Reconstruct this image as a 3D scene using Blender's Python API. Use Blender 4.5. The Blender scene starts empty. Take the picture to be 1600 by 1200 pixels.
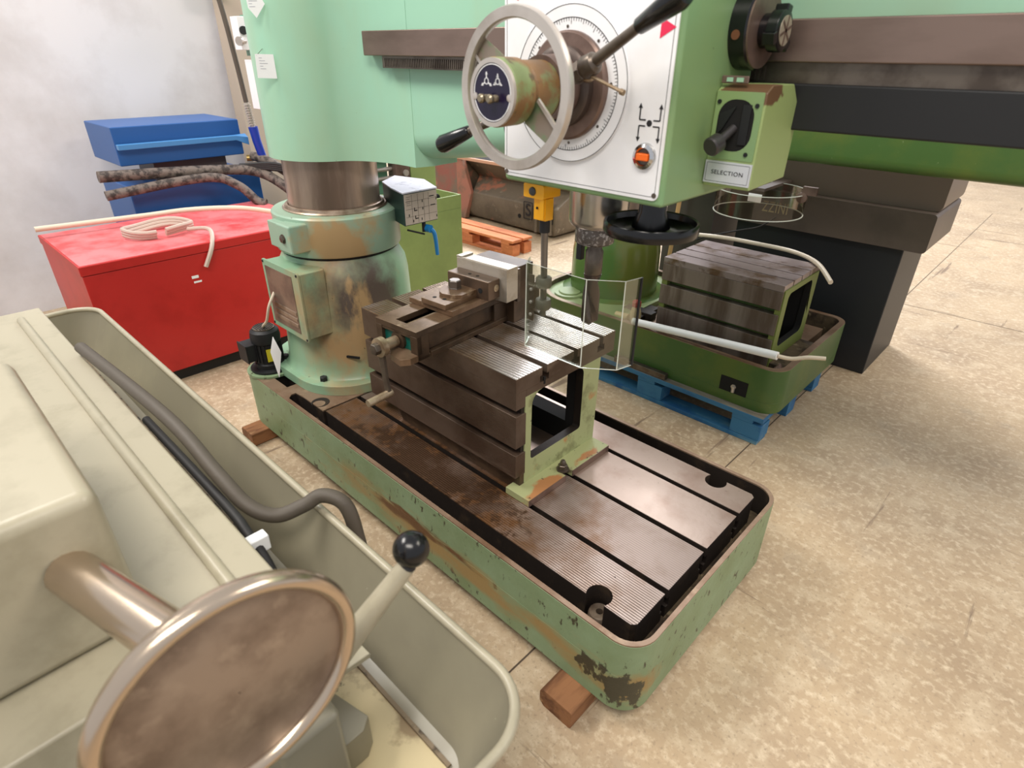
import bpy, bmesh, math, random
from mathutils import Vector, Matrix
from mathutils.geometry import tessellate_polygon
random.seed(7)
PI = math.pi
sc = bpy.context.scene
col = sc.collection

# ------------------------------------------------------------ camera, light, exposure
R = [[0.72152742, 0.69234902, 0.00714337], [0.34445886, -0.34998789, -0.87112375], [-0.60062158, 0.63100026, -0.49101159]]
cam_d = bpy.data.cameras.new('camera')
cam = bpy.data.objects.new('camera', cam_d); col.objects.link(cam)
cam_d.sensor_fit = 'HORIZONTAL'; cam_d.sensor_width = 36.0; cam_d.lens = 919.63 / 1600 * 36
cam_d.clip_start = 0.05
right, up, back = Vector(R[0]).normalized(), -Vector(R[1]), -Vector(R[2])
back.normalize(); up = back.cross(right).normalized(); right = up.cross(back)
cam.matrix_world = Matrix(((right.x, up.x, back.x, 0), (right.y, up.y, back.y, 0), (right.z, up.z, back.z, 1.6), (0, 0, 0, 1)))
cam_d.dof.use_dof = True; cam_d.dof.focus_distance = 2.2; cam_d.dof.aperture_fstop = 4.5
sc.camera = cam
w = bpy.data.worlds.new('hall_light'); sc.world = w; w.use_nodes = True
w.node_tree.nodes['Background'].inputs[0].default_value = (0.93, 0.95, 1.0, 1)
w.node_tree.nodes['Background'].inputs[1].default_value = 0.62
sc.view_settings.view_transform = 'Standard'
try: sc.view_settings.look = 'None'
except Exception: pass
sc.view_settings.gamma = 1.0; sc.view_settings.use_curve_mapping = False
sc.view_settings.exposure = 0.17
sc.cycles.transparent_max_bounces = 32

def area(name, loc, target, sx, sy, power, color):
    d = bpy.data.lights.new(name, 'AREA'); d.shape = 'RECTANGLE'; d.size = sx; d.size_y = sy; d.energy = power; d.color = color
    o = bpy.data.objects.new(name, d); col.objects.link(o); o.location = loc
    o.rotation_euler = (Vector(target) - Vector(loc)).to_track_quat('-Z', 'Y').to_euler()
    return o
area('skylight_far', (-3.7, 7.0, 5.2), (-3.7, 7.0, 0.0), 2.4, 3.0, 420, (0.93, 0.95, 1.0))
area('skylight_far_left', (-7.4, 8.6, 5.2), (-7.4, 8.6, 0.0), 3.6, 4.4, 620, (0.93, 0.95, 1.0))
area('lamp_row_front', (0.6, -1.2, 4.6), (-1.2, 1.2, 0.6), 2.6, 1.0, 110, (1.0, 0.93, 0.84))
area('lamp_row_left', (-3.6, -0.8, 4.6), (-1.6, 1.4, 0.8), 2.4, 1.0, 150, (1.0, 0.95, 0.88))
area('lamp_row_right', (1.8, 3.6, 4.6), (-0.6, 2.0, 0.0), 2.4, 1.2, 110, (1.0, 0.90, 0.78))

# ------------------------------------------------------------ materials
def srgb(c):
    def f(x):
        x /= 255.0
        return x / 12.92 if x <= 0.04045 else ((x + 0.055) / 1.055) ** 2.4
    return (f(c[0]), f(c[1]), f(c[2]), 1)
_m = {}
def mat(name, base, rough=0.5, metal=0.0, layers=(), bump=None, groove=None, alpha=None, rvar=0.0, coat=0.0, emit=None):
    """layers: (colour, scale, lo, hi, stretch or None, mask or None); mask = (centre, radii) in the place's own metres; groove: (axis, period, depth, colour mix)"""
    if name in _m: return _m[name]
    m = bpy.data.materials.new(name); m.use_nodes = True; nt = m.node_tree; N = nt.nodes; L = nt.links
    b = N['Principled BSDF']; geo = N.new('ShaderNodeNewGeometry'); P = geo.outputs['Position']
    def math_(op, a, c=None, clamp=False):
        n = N.new('ShaderNodeMath'); n.operation = op; n.use_clamp = clamp
        for i, v in enumerate((a, c)):
            if v is None: continue
            if isinstance(v, (int, float)): n.inputs[i].default_value = v
            else: L.new(v, n.inputs[i])
        return n.outputs[0]
    def scaled(st):
        n = N.new('ShaderNodeVectorMath'); n.operation = 'MULTIPLY'; L.new(P, n.inputs[0]); n.inputs[1].default_value = st; return n.outputs[0]
    def noise(scale, st=None, det=4.0, rg=0.55):
        n = N.new('ShaderNodeTexNoise'); n.inputs['Scale'].default_value = scale; n.inputs['Detail'].default_value = det; n.inputs['Roughness'].default_value = rg
        L.new(scaled(st) if st else P, n.inputs['Vector']); return n.outputs['Fac']
    cur = None
    rgb = N.new('ShaderNodeRGB'); rgb.outputs[0].default_value = srgb(base); cur = rgb.outputs[0]
    first = None
    for ly in layers:
        c, s, lo, hi = ly[:4]; st = ly[4] if len(ly) > 4 else None; mk = ly[5] if len(ly) > 5 else None
        v = noise(s, st, 6.0, 0.6)
        if mk:
            cen, rad = mk
            a = N.new('ShaderNodeVectorMath'); a.operation = 'SUBTRACT'; L.new(P, a.inputs[0]); a.inputs[1].default_value = cen
            d = N.new('ShaderNodeVectorMath'); d.operation = 'DIVIDE'; L.new(a.outputs[0], d.inputs[0]); d.inputs[1].default_value = rad
            e = N.new('ShaderNodeVectorMath'); e.operation = 'LENGTH'; L.new(d.outputs[0], e.inputs[0])
            v = math_('ADD', v, math_('MULTIPLY', math_('SUBTRACT', 1.0, e.outputs['Value']), 0.35))
        mr = N.new('ShaderNodeMapRange'); L.new(v, mr.inputs['Value']); mr.inputs['From Min'].default_value = lo; mr.inputs['From Max'].default_value = hi
        mx = N.new('ShaderNodeMix'); mx.data_type = 'RGBA'; L.new(mr.outputs[0], mx.inputs['Factor']); L.new(cur, mx.inputs[6]); mx.inputs[7].default_value = srgb(c)
        cur = mx.outputs[2]; first = first or mr.outputs[0]
    nrm = None; h = None
    if groove:
        ax, per, dep, cm = groove
        wv = N.new('ShaderNodeTexWave'); wv.wave_type = 'BANDS'; wv.bands_direction = ax; wv.inputs['Scale'].default_value = 0.314159 / per; wv.inputs['Distortion'].default_value = 0.0
        L.new(P, wv.inputs['Vector']); h = math_('MULTIPLY', wv.outputs['Fac'], dep)
        mx = N.new('ShaderNodeMix'); mx.data_type = 'RGBA'; mx.blend_type = 'MULTIPLY'; mx.inputs['Factor'].default_value = cm
        L.new(cur, mx.inputs[6]); L.new(wv.outputs['Fac'], mx.inputs[7]); cur = mx.outputs[2]
    if bump:
        hb = math_('MULTIPLY', noise(bump[0], bump[2] if len(bump) > 2 else None, 5.0), bump[1])
        h = math_('ADD', h, hb) if h is not None else hb
    if h is not None:
        bn = N.new('ShaderNodeBump'); bn.inputs['Strength'].default_value = 1.0; bn.inputs['Distance'].default_value = 1.0; L.new(h, bn.inputs['Height']); L.new(bn.outputs[0], b.inputs['Normal'])
    L.new(cur, b.inputs['Base Color']); b.inputs['Metallic'].default_value = metal; b.inputs['Roughness'].default_value = rough
    if rvar:
        r = math_('ADD', math_('MULTIPLY', noise(9.0), rvar * 2), rough - rvar); L.new(r, b.inputs['Roughness'])
    if coat: b.inputs['Coat Weight'].default_value = coat; b.inputs['Coat Roughness'].default_value = 0.15
    if emit: b.inputs['Emission Color'].default_value = srgb(base); b.inputs['Emission Strength'].default_value = emit
    if alpha: b.inputs['Transmission Weight'].default_value = alpha
    _m[name] = m
    return m
def glass(name, tint, rough=0.02, gl=0.12):
    m = bpy.data.materials.new(name); m.use_nodes = True; nt = m.node_tree; N = nt.nodes; L = nt.links; N.remove(N['Principled BSDF'])
    t = N.new('ShaderNodeBsdfTransparent'); t.inputs[0].default_value = srgb(tint); g = N.new('ShaderNodeBsdfGlossy'); g.inputs['Roughness'].default_value = rough
    fr = N.new('ShaderNodeFresnel'); fr.inputs[0].default_value = 1.45; mt = N.new('ShaderNodeMath'); mt.operation = 'ADD'; mt.inputs[1].default_value = gl; L.new(fr.outputs[0], mt.inputs[0])
    hm = N.new('ShaderNodeMath'); hm.operation = 'MULTIPLY'; hm.inputs[1].default_value = .45; L.new(mt.outputs[0], hm.inputs[0]); mt = hm; mx = N.new('ShaderNodeMixShader'); L.new(mt.outputs[0], mx.inputs[0]); L.new(t.outputs[0], mx.inputs[1]); L.new(g.outputs[0], mx.inputs[2]); L.new(mx.outputs[0], N['Material Output'].inputs[0])
    return m

RUST = (120, 66, 32); DARK = (38, 30, 26)
m_floor = mat('concrete', (188, 165, 134), 0.6, layers=[((158, 136, 110), 1.6, .35, .70), ((206, 188, 160), 9, .50, .80), ((134, 114, 94), 4.5, .58, .85), ((210, 192, 164), 38, .50, .72), ((150, 130, 106), 90, .55, .75), ((130, 110, 90), 12, .655, .69, (1, .06, 1)), ((134, 114, 92), 10, .66, .69, (.07, 1, 1))], bump=(60, .0005), rvar=.10)
m_mint = mat('mint_enamel', (152, 198, 172), 0.33, layers=[((158, 188, 156), 1.6, .45, .65, (1, 1, .4)), ((120, 140, 115), 45, .72, .76)], bump=(7, .0012), rvar=.06)
m_head = mat('green_enamel', (124, 158, 112), 0.35, layers=[((132, 156, 102), 2.5, .40, .70), ((70, 80, 56), 40, .70, .74)], bump=(8, .0008))
m_base = mat('chipped_green_enamel', (130, 152, 118), 0.45, layers=[((112, 130, 90), 3.5, .40, .70), ((60, 58, 40), 42, .615, .66, (1, 1, .5)), ((150, 124, 76), 9, .56, .78, (.35, 1, 1.2), ((-1.1, .87, .17), (1.1, .3, .08))), ((96, 62, 30), 12, .70, .80, (.25, 1, 1.2), ((-1.35, .87, .19), (.8, .3, .05))), ((58, 56, 40), 20, .66, .70, (1, 1, .7), ((-.47, .88, .16), (.14, .12, .10)))], bump=(60, .0007))
m_slv = mat('worn_sleeve_enamel', (136, 170, 140), 0.36, layers=[((172, 142, 102), 4.5, .42, .70, (1, 1, .8), ((-2.02, 1.08, .62), (.20, .20, .34))), ((92, 80, 72), 5, .46, .74, (1, 1, .8), ((-1.96, 1.18, .74), (.17, .22, .26))), ((172, 142, 102), 9, .70, .82, (1.2, 1.2, .5), ((-1.97, 1.15, .6), (.2, .2, .4))), ((60, 56, 44), 50, .68, .72)], bump=(14, .001))
m_col2 = mat('worn_collar_enamel', (146, 174, 152), 0.36, layers=[((178, 148, 106), 6, .44, .62, None, ((-1.99, 1.16, .94), (.16, .17, .2))), ((90, 78, 66), 26, .68, .74)], bump=(14, .0008))
m_steel = mat('oiled_steel_column', (176, 156, 140), 0.30, 0.6, layers=[((116, 98, 86), 5, .40, .65, (1, 1, .15))], bump=(60, .0003, (1, 1, .05)))
m_slab = mat('oiled_cast_iron', (150, 132, 120), 0.34, 0.55, layers=[((120, 86, 56), 6, .42, .62, None, ((-1.5, 1.0, .33), (.85, .3, .4))), ((80, 58, 40), 26, .56, .66, None, ((-1.4, 1.02, .33), (.5, .16, .3))), ((126, 102, 88), 8, .45, .75), ((70, 54, 44), 60, .69, .73)], bump=(90, .0002), rvar=.08)
m_slabg = mat('planed_cast_iron', (158, 140, 130), 0.33, 0.55, layers=[((120, 84, 54), 6, .42, .62, None, ((-1.45, 1.0, .33), (.72, .3, .4))), ((84, 60, 42), 26, .56, .66, None, ((-1.35, 1.02, .33), (.5, .14, .3))), ((130, 108, 94), 8, .45, .75), ((60, 46, 38), 60, .69, .73)], groove=('Y', .0080, .0005, .30), rvar=.08)
m_top = mat('grooved_table_iron', (200, 190, 184), 0.22, 0.70, layers=[((150, 126, 102), 4, .45, .65, None, ((-1.65, 1.2, .76), (.5, .4, .3)))], groove=('Y', .0125, .0009, .38))
m_plate = mat('dark_planed_iron', (98, 82, 70), 0.40, 0.45, layers=[((76, 58, 46), 5, .42, .62), ((132, 116, 102), 3, .58, .70, (.3, 1, 2))], groove=('Z', .005, .0002, .10))
m_pit = mat('grimy_shaded_iron', (36, 28, 23), 0.6, 0.2, layers=[((58, 46, 34), 14, .55, .70)], bump=(40, .001))  # grime, plus the shade of channels and hollows darkened into the colour
m_dirt = mat('dirty_channel', (96, 80, 60), 0.8, 0.1, layers=[((56, 44, 32), 12, .45, .6), ((140, 124, 96), 30, .58, .68)], bump=(40, .004))
m_rim = mat('machined_rim', (170, 152, 134), 0.4, 0.7, layers=[((110, 88, 68), 8, .45, .65)])
m_rimtop = mat('brown_machined_top', (146, 122, 102), 0.42, 0.4, layers=[((122, 94, 72), 6, .45, .62), ((166, 142, 118), 14, .58, .7)])
m_black = mat('black_plastic', (12, 12, 14), 0.22)
m_blackm = mat('matt_black', (20, 20, 22), 0.55)
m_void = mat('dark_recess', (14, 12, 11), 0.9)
m_white = mat('white_enamel_plate', (240, 240, 242), 0.35, layers=[((232, 230, 228), 5, .45, .7)])
m_alu = mat('brushed_aluminium', (200, 192, 184), 0.34, 0.6, layers=[((170, 160, 150), 6, .45, .65)])
m_blk = mat('milled_aluminium_block', (190, 182, 170), 0.42, 0.6, layers=[((164, 152, 134), 9, .45, .65)], bump=(80, .0003))
m_chrome = mat('chrome', (205, 205, 205), 0.12, 1.0)
m_brown = mat('browned_steel', (124, 102, 92), 0.40, 0.5, layers=[((98, 78, 70), 12, .45, .65)])
m_dsteel = mat('dark_steel', (112, 102, 92), 0.35, 0.7, layers=[((84, 74, 66), 14, .45, .65)])
m_vise = mat('oiled_brown_steel', (130, 106, 84), 0.34, 0.45, layers=[((102, 78, 56), 10, .42, .62), ((168, 146, 120), 20, .58, .7)], bump=(60, .0003))
m_vise_d = mat('dark_oiled_steel', (84, 66, 50), 0.45, 0.4, layers=[((62, 48, 36), 12, .42, .62)])
m_teal = mat('teal_paint', (14, 92, 80), 0.4)
m_crank = mat('worn_bright_steel', (178, 160, 134), 0.35, 0.6, layers=[((140, 118, 92), 20, .45, .62)])
m_yel = mat('yellow_plastic', (250, 178, 12), 0.35)
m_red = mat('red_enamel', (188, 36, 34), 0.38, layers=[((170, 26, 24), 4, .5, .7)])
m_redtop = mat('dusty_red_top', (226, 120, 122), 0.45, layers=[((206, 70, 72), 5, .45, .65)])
m_blue = mat('blue_enamel', (30, 84, 148), 0.4)
m_bluep = mat('blue_painted_wood', (52, 110, 150), 0.65, layers=[((104, 140, 156), 10, .55, .68, (.3, 1, 1)), ((28, 84, 134), 6, .5, .65)], bump=(30, .0015, (.2, 1, 1)))
m_greyw = mat('weathered_wood', (142, 134, 120), 0.8, layers=[((104, 96, 84), 9, .45, .62, (.2, 1, 1)), ((172, 128, 104), 6, .62, .74)], bump=(30, .002, (.2, 1, 1)))
m_wood = mat('old_timber', (146, 100, 64), 0.75, layers=[((90, 54, 30), 14, .45, .62, (1, .2, 1)), ((176, 138, 96), 20, .60, .72, (1, .2, 1))], bump=(50, .002, (1, .15, 1)))
m_orange = mat('orange_stained_wood', (206, 126, 78), 0.7, layers=[((170, 98, 58), 8, .45, .64, (.3, 1, 1)), ((232, 150, 96), 16, .60, .72, (.3, 1, 1))], bump=(30, .001, (.2, 1, 1)))
m_lgreen = mat('scratched_light_green', (144, 162, 96), 0.45, layers=[((214, 210, 170), 15, .70, .73, (.5, 1, .5)), ((132, 150, 88), 3, .45, .65)])
m_dgreen = mat('dark_green_enamel', (66, 96, 46), 0.35, layers=[((88, 104, 44), 3, .45, .65), ((112, 128, 90), 40, .69, .72)])
m_tub = mat('rusty_red_tub', (146, 88, 76), 0.6, layers=[((118, 104, 88), 3, .40, .55), ((176, 116, 96), 7, .58, .72)], bump=(20, .002))
m_tubg = mat('worn_grey_tub', (112, 100, 84), 0.6, layers=[((90, 80, 66), 3, .45, .62), ((168, 108, 84), 4, .58, .66), ((140, 128, 110), 12, .60, .70)], bump=(20, .002))
m_lathe = mat('grey_green_enamel', (138, 132, 114), 0.35, layers=[((146, 140, 120), 4, .45, .65), ((206, 200, 180), 55, .72, .745)], rvar=.05)
m_lathel = mat('cream_grey_enamel', (170, 162, 140), 0.35, layers=[((154, 146, 124), 8, .5, .68)])
m_traygrime = mat('grimy_tray_bottom', (206, 190, 150), 0.5, layers=[((150, 130, 98), 10, .55, .66), ((70, 58, 44), 24, .66, .72)])
m_disc = mat('stained_polished_steel', (150, 132, 116), 0.38, 0.45, layers=[((118, 100, 86), 14, .40, .66), ((164, 146, 128), 22, .56, .74)], rvar=.06)
m_pol = mat('polished_steel', (196, 178, 158), 0.2, 0.9)
m_hose = mat('grey_rubber', (84, 76, 66), 0.6, bump=(50, .001))
m_hosed = mat('black_rubber', (34, 32, 32), 0.6)
m_hosew = mat('grey_wrapped_hose', (112, 100, 92), 0.7, layers=[((56, 48, 44), 26, .45, .58)], bump=(40, .003))
m_cream = mat('cream_cable', (216, 200, 178), 0.5)
m_paper = mat('paper_card', (240, 240, 240), 0.6)
m_ink = mat('ink', (30, 28, 30), 0.6)
m_pink = mat('crimson_print', (226, 40, 82), 0.5)
m_or = mat('orange_lens', (240, 106, 18), 0.3)
m_tauped = mat('taupe_enamel', (96, 84, 76), 0.4, layers=[((80, 70, 64), 3, .45, .65)])
m_dgrey = mat('charcoal_enamel', (72, 66, 64), 0.45)
m_blackc = mat('black_cabinet', (28, 30, 34), 0.45)
m_wall = mat('pale_wall', (222, 220, 222), 0.7, layers=[((204, 200, 200), 1.5, .45, .65)])
m_post = mat('beige_post', (186, 170, 152), 0.6)
m_purple = mat('dark_violet_plate', (26, 18, 44), 0.25)
m_gold = mat('cream_lettering', (196, 180, 136), 0.5)
m_glass = glass('clear_polycarbonate', (246, 249, 245), .05, .03)
m_glassc = glass('clear_smoked_guard', (204, 196, 186), .12, .12)
m_edge = mat('polycarbonate_edge', (214, 218, 206), 0.3, 0.0)

# ------------------------------------------------------------ geometry helpers
OFF = {}
class G:
    def __init__(s): s.v = []; s.f = []; s.m = []
    def add(s, vs, fs, mi=0):
        n = len(s.v); s.v += [tuple(v) for v in vs]; s.f += [tuple(i + n for i in f) for f in fs]; s.m += [mi] * len(fs); return s
    def box(s, x0, x1, y0, y1, z0, z1, mi=0):
        return s.add([(x, y, z) for z in (z0, z1) for y in (y0, y1) for x in (x0, x1)], [(0, 2, 3, 1), (4, 5, 7, 6), (0, 1, 5, 4), (2, 6, 7, 3), (0, 4, 6, 2), (1, 3, 7, 5)], mi)
    def prism(s, outer, a, b, axis='z', holes=(), mi=0, mw=None, mh=None):
        """outline in the plane, pushed from a to b along axis"""
        def P(p, h): return {'z': (p[0], p[1], h), 'y': (p[0], h, p[1]), 'x': (h, p[0], p[1])}[axis]
        loops = [list(outer)] + [list(h) for h in holes]
        flat = [p for l in loops for p in l]; n = len(flat)
        tri = tessellate_polygon([[Vector((p[0], p[1], 0)) for p in l] for l in loops])
        vs = [P(p, a) for p in flat] + [P(p, b) for p in flat]
        s.add(vs, [tuple(t) for t in tri] + [tuple(i + n for i in reversed(t)) for t in tri], mi)
        base = len(s.v) - 2 * n; k = 0
        for li, l in enumerate(loops):
            m = len(l)
            for i in range(m):
                j = (i + 1) % m
                s.f.append((base + k + i, base + k + j, base + n + k + j, base + n + k + i)); s.m.append((mh if li else mw) if (mh if li else mw) is not None else mi)
            k += m
        return s
    def frustum(s, p0, p1, r0, r1, n=24, mi=0, cap=True):
        return s.lathe([(r0, 0), (r1, (Vector(p1) - Vector(p0)).length)], p0, Vector(p1) - Vector(p0), n, mi, cap)
    def lathe(s, prof, c, ax=(0, 0, 1), n=40, mi=0, cap=True, a0=0.0):
        ax = Vector(ax).normalized(); t = Vector((0, 0, 1)) if abs(ax.z) < .9 else Vector((1, 0, 0)); u = ax.cross(t).normalized(); w_ = ax.cross(u); c = Vector(c)
        vs = []; fs = []
        for r, h in prof:
            for i in range(n):
                q = a0 + 2 * PI * i / n; vs.append(c + ax * h + u * (r * math.cos(q)) + w_ * (r * math.sin(q)))
        for k in range(len(prof) - 1):
            for i in range(n):
                j = (i + 1) % n; fs.append((k * n + i, k * n + j, (k + 1) * n + j, (k + 1) * n + i))
        if cap: fs.append(tuple(range(n - 1, -1, -1))); fs.append(tuple((len(prof) - 1) * n + i for i in range(n)))
        return s.add(vs, fs, mi)
    def ring(s, prof, c, ax=(0, 0, 1), n=40, mi=0):
        """closed section turned about an axis"""
        return s.lathe(list(prof) + [prof[0]], c, ax, n, mi, cap=False)
    def tube(s, pts, r, n=10, mi=0, sm=0):
        pts = [Vector(p) for p in pts]; rs = r if isinstance(r, (list, tuple)) else [r] * len(pts)
        if sm:
            q = []; rr = []; N_ = len(pts)
            for i in range(N_ - 1):
                a, b, c, d = pts[max(i - 1, 0)], pts[i], pts[i + 1], pts[min(i + 2, N_ - 1)]
                for k in range(sm):
                    t = k / sm; q.append(.5 * ((2 * b) + (c - a) * t + (2 * a - 5 * b + 4 * c - d) * t * t + (3 * b - a - 3 * c + d) * t ** 3)); rr.append(rs[i] * (1 - t) + rs[i + 1] * t)
            q.append(pts[-1]); rr.append(rs[-1]); pts, rs = q, rr
        vs = []; fs = []; u = None
        for i, p in enumerate(pts):
            d = (pts[min(i + 1, len(pts) - 1)] - pts[max(i - 1, 0)]).normalized()
            if u is None: t = Vector((0, 0, 1)) if abs(d.z) < .9 else Vector((1, 0, 0)); u = d.cross(t).normalized()
            u = (u - d * u.dot(d)).normalized(); w_ = d.cross(u)
            for k in range(n): q = 2 * PI * k / n; vs.append(p + u * rs[i] * math.cos(q) + w_ * rs[i] * math.sin(q))
        for i in range(len(pts) - 1):
            for k in range(n): j = (k + 1) % n; fs.append((i * n + k, i * n + j, (i + 1) * n + j, (i + 1) * n + k))
        fs.append(tuple(range(n - 1, -1, -1))); fs.append(tuple((len(pts) - 1) * n + k for k in range(n)))
        return s.add(vs, fs, mi)
    def loft(s, rings, mi=0):
        n = len(rings[0]); vs = [p for r in rings for p in r]; fs = []
        for k in range(len(rings) - 1):
            for i in range(n): j = (i + 1) % n; fs.append((k * n + i, k * n + j, (k + 1) * n + j, (k + 1) * n + i))
        fs.append(tuple(range(n - 1, -1, -1))); fs.append(tuple((len(rings) - 1) * n + i for i in range(n)))
        return s.add(vs, fs, mi)
    def sphere(s, c, r, n=24, mi=0):
        k = n // 2; return s.lathe([(max(r * math.sin(PI * i / k), 1e-4), -r * math.cos(PI * i / k)) for i in range(k + 1)], c, (0, 0, 1), n, mi)
    def quad(s, a, b, c, d, t=.002, mi=0):
        a, b, c, d = map(Vector, (a, b, c, d)); nn = (b - a).cross(d - a).normalized() * t
        return s.add([a, b, c, d, a + nn, b + nn, c + nn, d + nn], [(3, 2, 1, 0), (4, 5, 6, 7), (0, 1, 5, 4), (1, 2, 6, 5), (2, 3, 7, 6), (3, 0, 4, 7)], mi)
def mesh_of(name, g, mats, off):
    me = bpy.data.meshes.new(name)
    me.from_pydata([(v[0] - off[0], v[1] - off[1], v[2] - off[2]) for v in g.v], [], g.f)
    for m in mats: me.materials.append(m)
    me.polygons.foreach_set('material_index', g.m)
    bm = bmesh.new(); bm.from_mesh(me); bmesh.ops.recalc_face_normals(bm, faces=bm.faces); bm.to_mesh(me); bm.free()
    me.polygons.foreach_set('use_smooth', [True] * len(me.polygons))
    me.set_sharp_from_angle(angle=math.radians(38))
    return me
def mk(name, g, m, parent=None, bevel=0.0, seg=2, label=None, kind=None):
    off = OFF.get(parent, Vector((0, 0, 0))) if parent else Vector((0, 0, 0))
    mats = m if isinstance(m, (list, tuple)) else [m]
    o = bpy.data.objects.new(name, mesh_of(name, g, mats, off)); col.objects.link(o)
    if parent: o.parent = parent; OFF[o] = off
    if bevel:
        b = o.modifiers.new('edge', 'BEVEL'); b.width = bevel; b.segments = seg; b.limit_method = 'ANGLE'; b.angle_limit = math.radians(38); b.harden_normals = True
    if label: o['label'] = label
    if kind: o['kind'] = kind
    return o
def thing(name, label, cat, loc=(0, 0, 0), rot=0.0, group=None, local=False):
    o = bpy.data.objects.new(name, None); o.empty_display_size = .05; col.objects.link(o); o.location = loc; o.rotation_euler = (0, 0, rot)
    o['label'] = label; o['category'] = cat
    if group: o['group'] = group
    OFF[o] = Vector((0, 0, 0)) if local else Vector(loc)
    return o
def solo(name, g, m, label, cat, bevel=0.0, group=None, origin=None):
    if origin is None: origin = [sum(v[i] for v in g.v) / len(g.v) for i in (0, 1)] + [min(v[2] for v in g.v)]
    off = Vector(origin); mats = m if isinstance(m, (list, tuple)) else [m]
    o = bpy.data.objects.new(name, mesh_of(name, g, mats, off)); col.objects.link(o); o.location = off; OFF[o] = off
    if bevel:
        b = o.modifiers.new('edge', 'BEVEL'); b.width = bevel; b.segments = 2; b.limit_method = 'ANGLE'; b.harden_normals = True
    o['label'] = label; o['category'] = cat
    if group: o['group'] = group
    return o
def struct(name, g, m):
    o = mk(name, g, m); o['kind'] = 'structure'; return o
def text(name, s, size, org, xd, yd, m, parent, depth=.0006, shear=0, sx=1.0):
    """flat lettering: org is the middle of the line, xd along the line, yd up"""
    cu = bpy.data.curves.new(name, 'FONT'); cu.body = s; cu.size = size; cu.align_x = 'CENTER'; cu.align_y = 'CENTER'; cu.extrude = depth; cu.offset = size * .004; cu.space_character = 1.12
    to = bpy.data.objects.new(name, cu); col.objects.link(to)
    me = bpy.data.meshes.new_from_object(to.evaluated_get(bpy.context.evaluated_depsgraph_get())); bpy.data.objects.remove(to); bpy.data.curves.remove(cu)
    xd = Vector(xd).normalized(); yd = Vector(yd).normalized(); zd = xd.cross(yd)
    off = OFF.get(parent, Vector((0, 0, 0)))
    me.transform(Matrix(((xd.x * sx, yd.x, zd.x, org[0] - off[0]), (xd.y * sx, yd.y, zd.y, org[1] - off[1]), (xd.z * sx, yd.z, zd.z, org[2] - off[2]), (0, 0, 0, 1))))
    me.materials.clear(); me.materials.append(m)
    o = bpy.data.objects.new(name, me); col.objects.link(o); o.parent = parent; OFF[o] = off
    return o
def rrect(x0, x1, y0, y1, r, n=8):
    rs = r if isinstance(r, (list, tuple)) else [r] * 4   # corners: x0y0, x1y0, x1y1, x0y1
    out = []
    for (cx, cy, a), q in zip(((x0, y0, PI), (x1, y0, 1.5 * PI), (x1, y1, 0), (x0, y1, .5 * PI)), rs):
        mx = cx + q if cx == x0 else cx - q; my = cy + q if cy == y0 else cy - q
        if q == 0: out.append((cx, cy)); continue
        for i in range(n + 1): t = a + .5 * PI * i / n; out.append((mx + q * math.cos(t), my + q * math.sin(t)))
    return out
def circ(x, y, r, n=24, a0=0, a1=2 * PI, closed=True):
    k = n if closed else n + 1
    return [(x + r * math.cos(a0 + (a1 - a0) * i / n), y + r * math.sin(a0 + (a1 - a0) * i / n)) for i in range(k)]
def hexbolt(c, ax, r, h, g=None):
    g = g or G(); g.lathe([(r * 1.05, 0), (r * 1.05, h * .12), (r, h * .13), (r, h * .9), (r * .86, h)], c, ax, 6); return g

# ------------------------------------------------------------ setting
g = G(); g.box(-12, 6, -4, 13, -.05, 0)
floor = struct('floor', g, m_floor)
for nm, a, b in (('trim_1', (-.757, -3.4), (-.712, 8.9)),):
    g = G(); g.add([(a[0] - .0028, a[1], .0008), (a[0] + .0028, a[1], .0008), (b[0] + .0028 - .05, b[1], .0008), (b[0] - .0028 - .05, b[1], .0008)], [(0, 1, 2, 3)])
    struct('trim_1', g, mat('floor_joint', (84, 70, 56), .9))
g = G(); g.add([(-8.9, 4.95, .0008), (4.4, 4.95, .0008), (4.4, 4.956, .0008), (-8.9, 4.956, .0008)], [(0, 1, 2, 3)]); struct('trim_2', g, _m['floor_joint'])
g = G(); g.box(-12, 6, 12.9, 13, 0, 6); struct('wall_back', g, m_wall)
g = G(); g.box(-12.1, -12, -4, 13, 0, 6); struct('wall_left', g, m_wall)

# ------------------------------------------------------------ the radial drilling machine
M = thing('radial_drilling_machine', 'large mint green radial drilling machine with a white dial plate on its head', 'machine', (-1.49, 1.3, .07))
X0, X1, Y0, Y1 = -2.60, -.40, .872, 1.728
outer = rrect(X0, X1, Y0, Y1, (.15, .085, .085, .15), 10)
chan = [(-2.155, .91), (-2.135, .888)] + rrect(-1.0, -.414, .888, 1.712, (0, .07, .07, 0), 8)[1:-1] + [(-2.135, 1.712), (-2.155, 1.69), (-2.155, 1.665), (-1.945, 1.665), (-1.945, .935), (-2.10, .935), (-2.155, .93)]
rect_hole = [(-2.345, .928), (-2.225, .928), (-2.225, .985), (-2.345, .985)]
base = mk('base_casting', G().prism(outer, .07, .205, 'z').prism(outer, .205, .326, 'z', [chan, rect_hole], 0, None, 1), [m_base, m_pit], M, .004)
mk('machined_rim', G().prism(rrect(X0 + .001, X1 - .001, Y0 + .001, Y1 - .001, (.149, .084, .084, .149), 10), .326, .331, 'z', [chan, rect_hole]), [m_rimtop], M)
mk('channel_floor', G().prism(rrect(-2.13, -.418, .892, 1.708, .05), .205, .222, 'z'), m_dirt, M)
mk('pump_plinth', G().prism(circ(-2.435, .965, .105, 32), .331, .343, 'z'), m_base, M, .004, label='pale green round plinth under the coolant pump')
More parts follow.
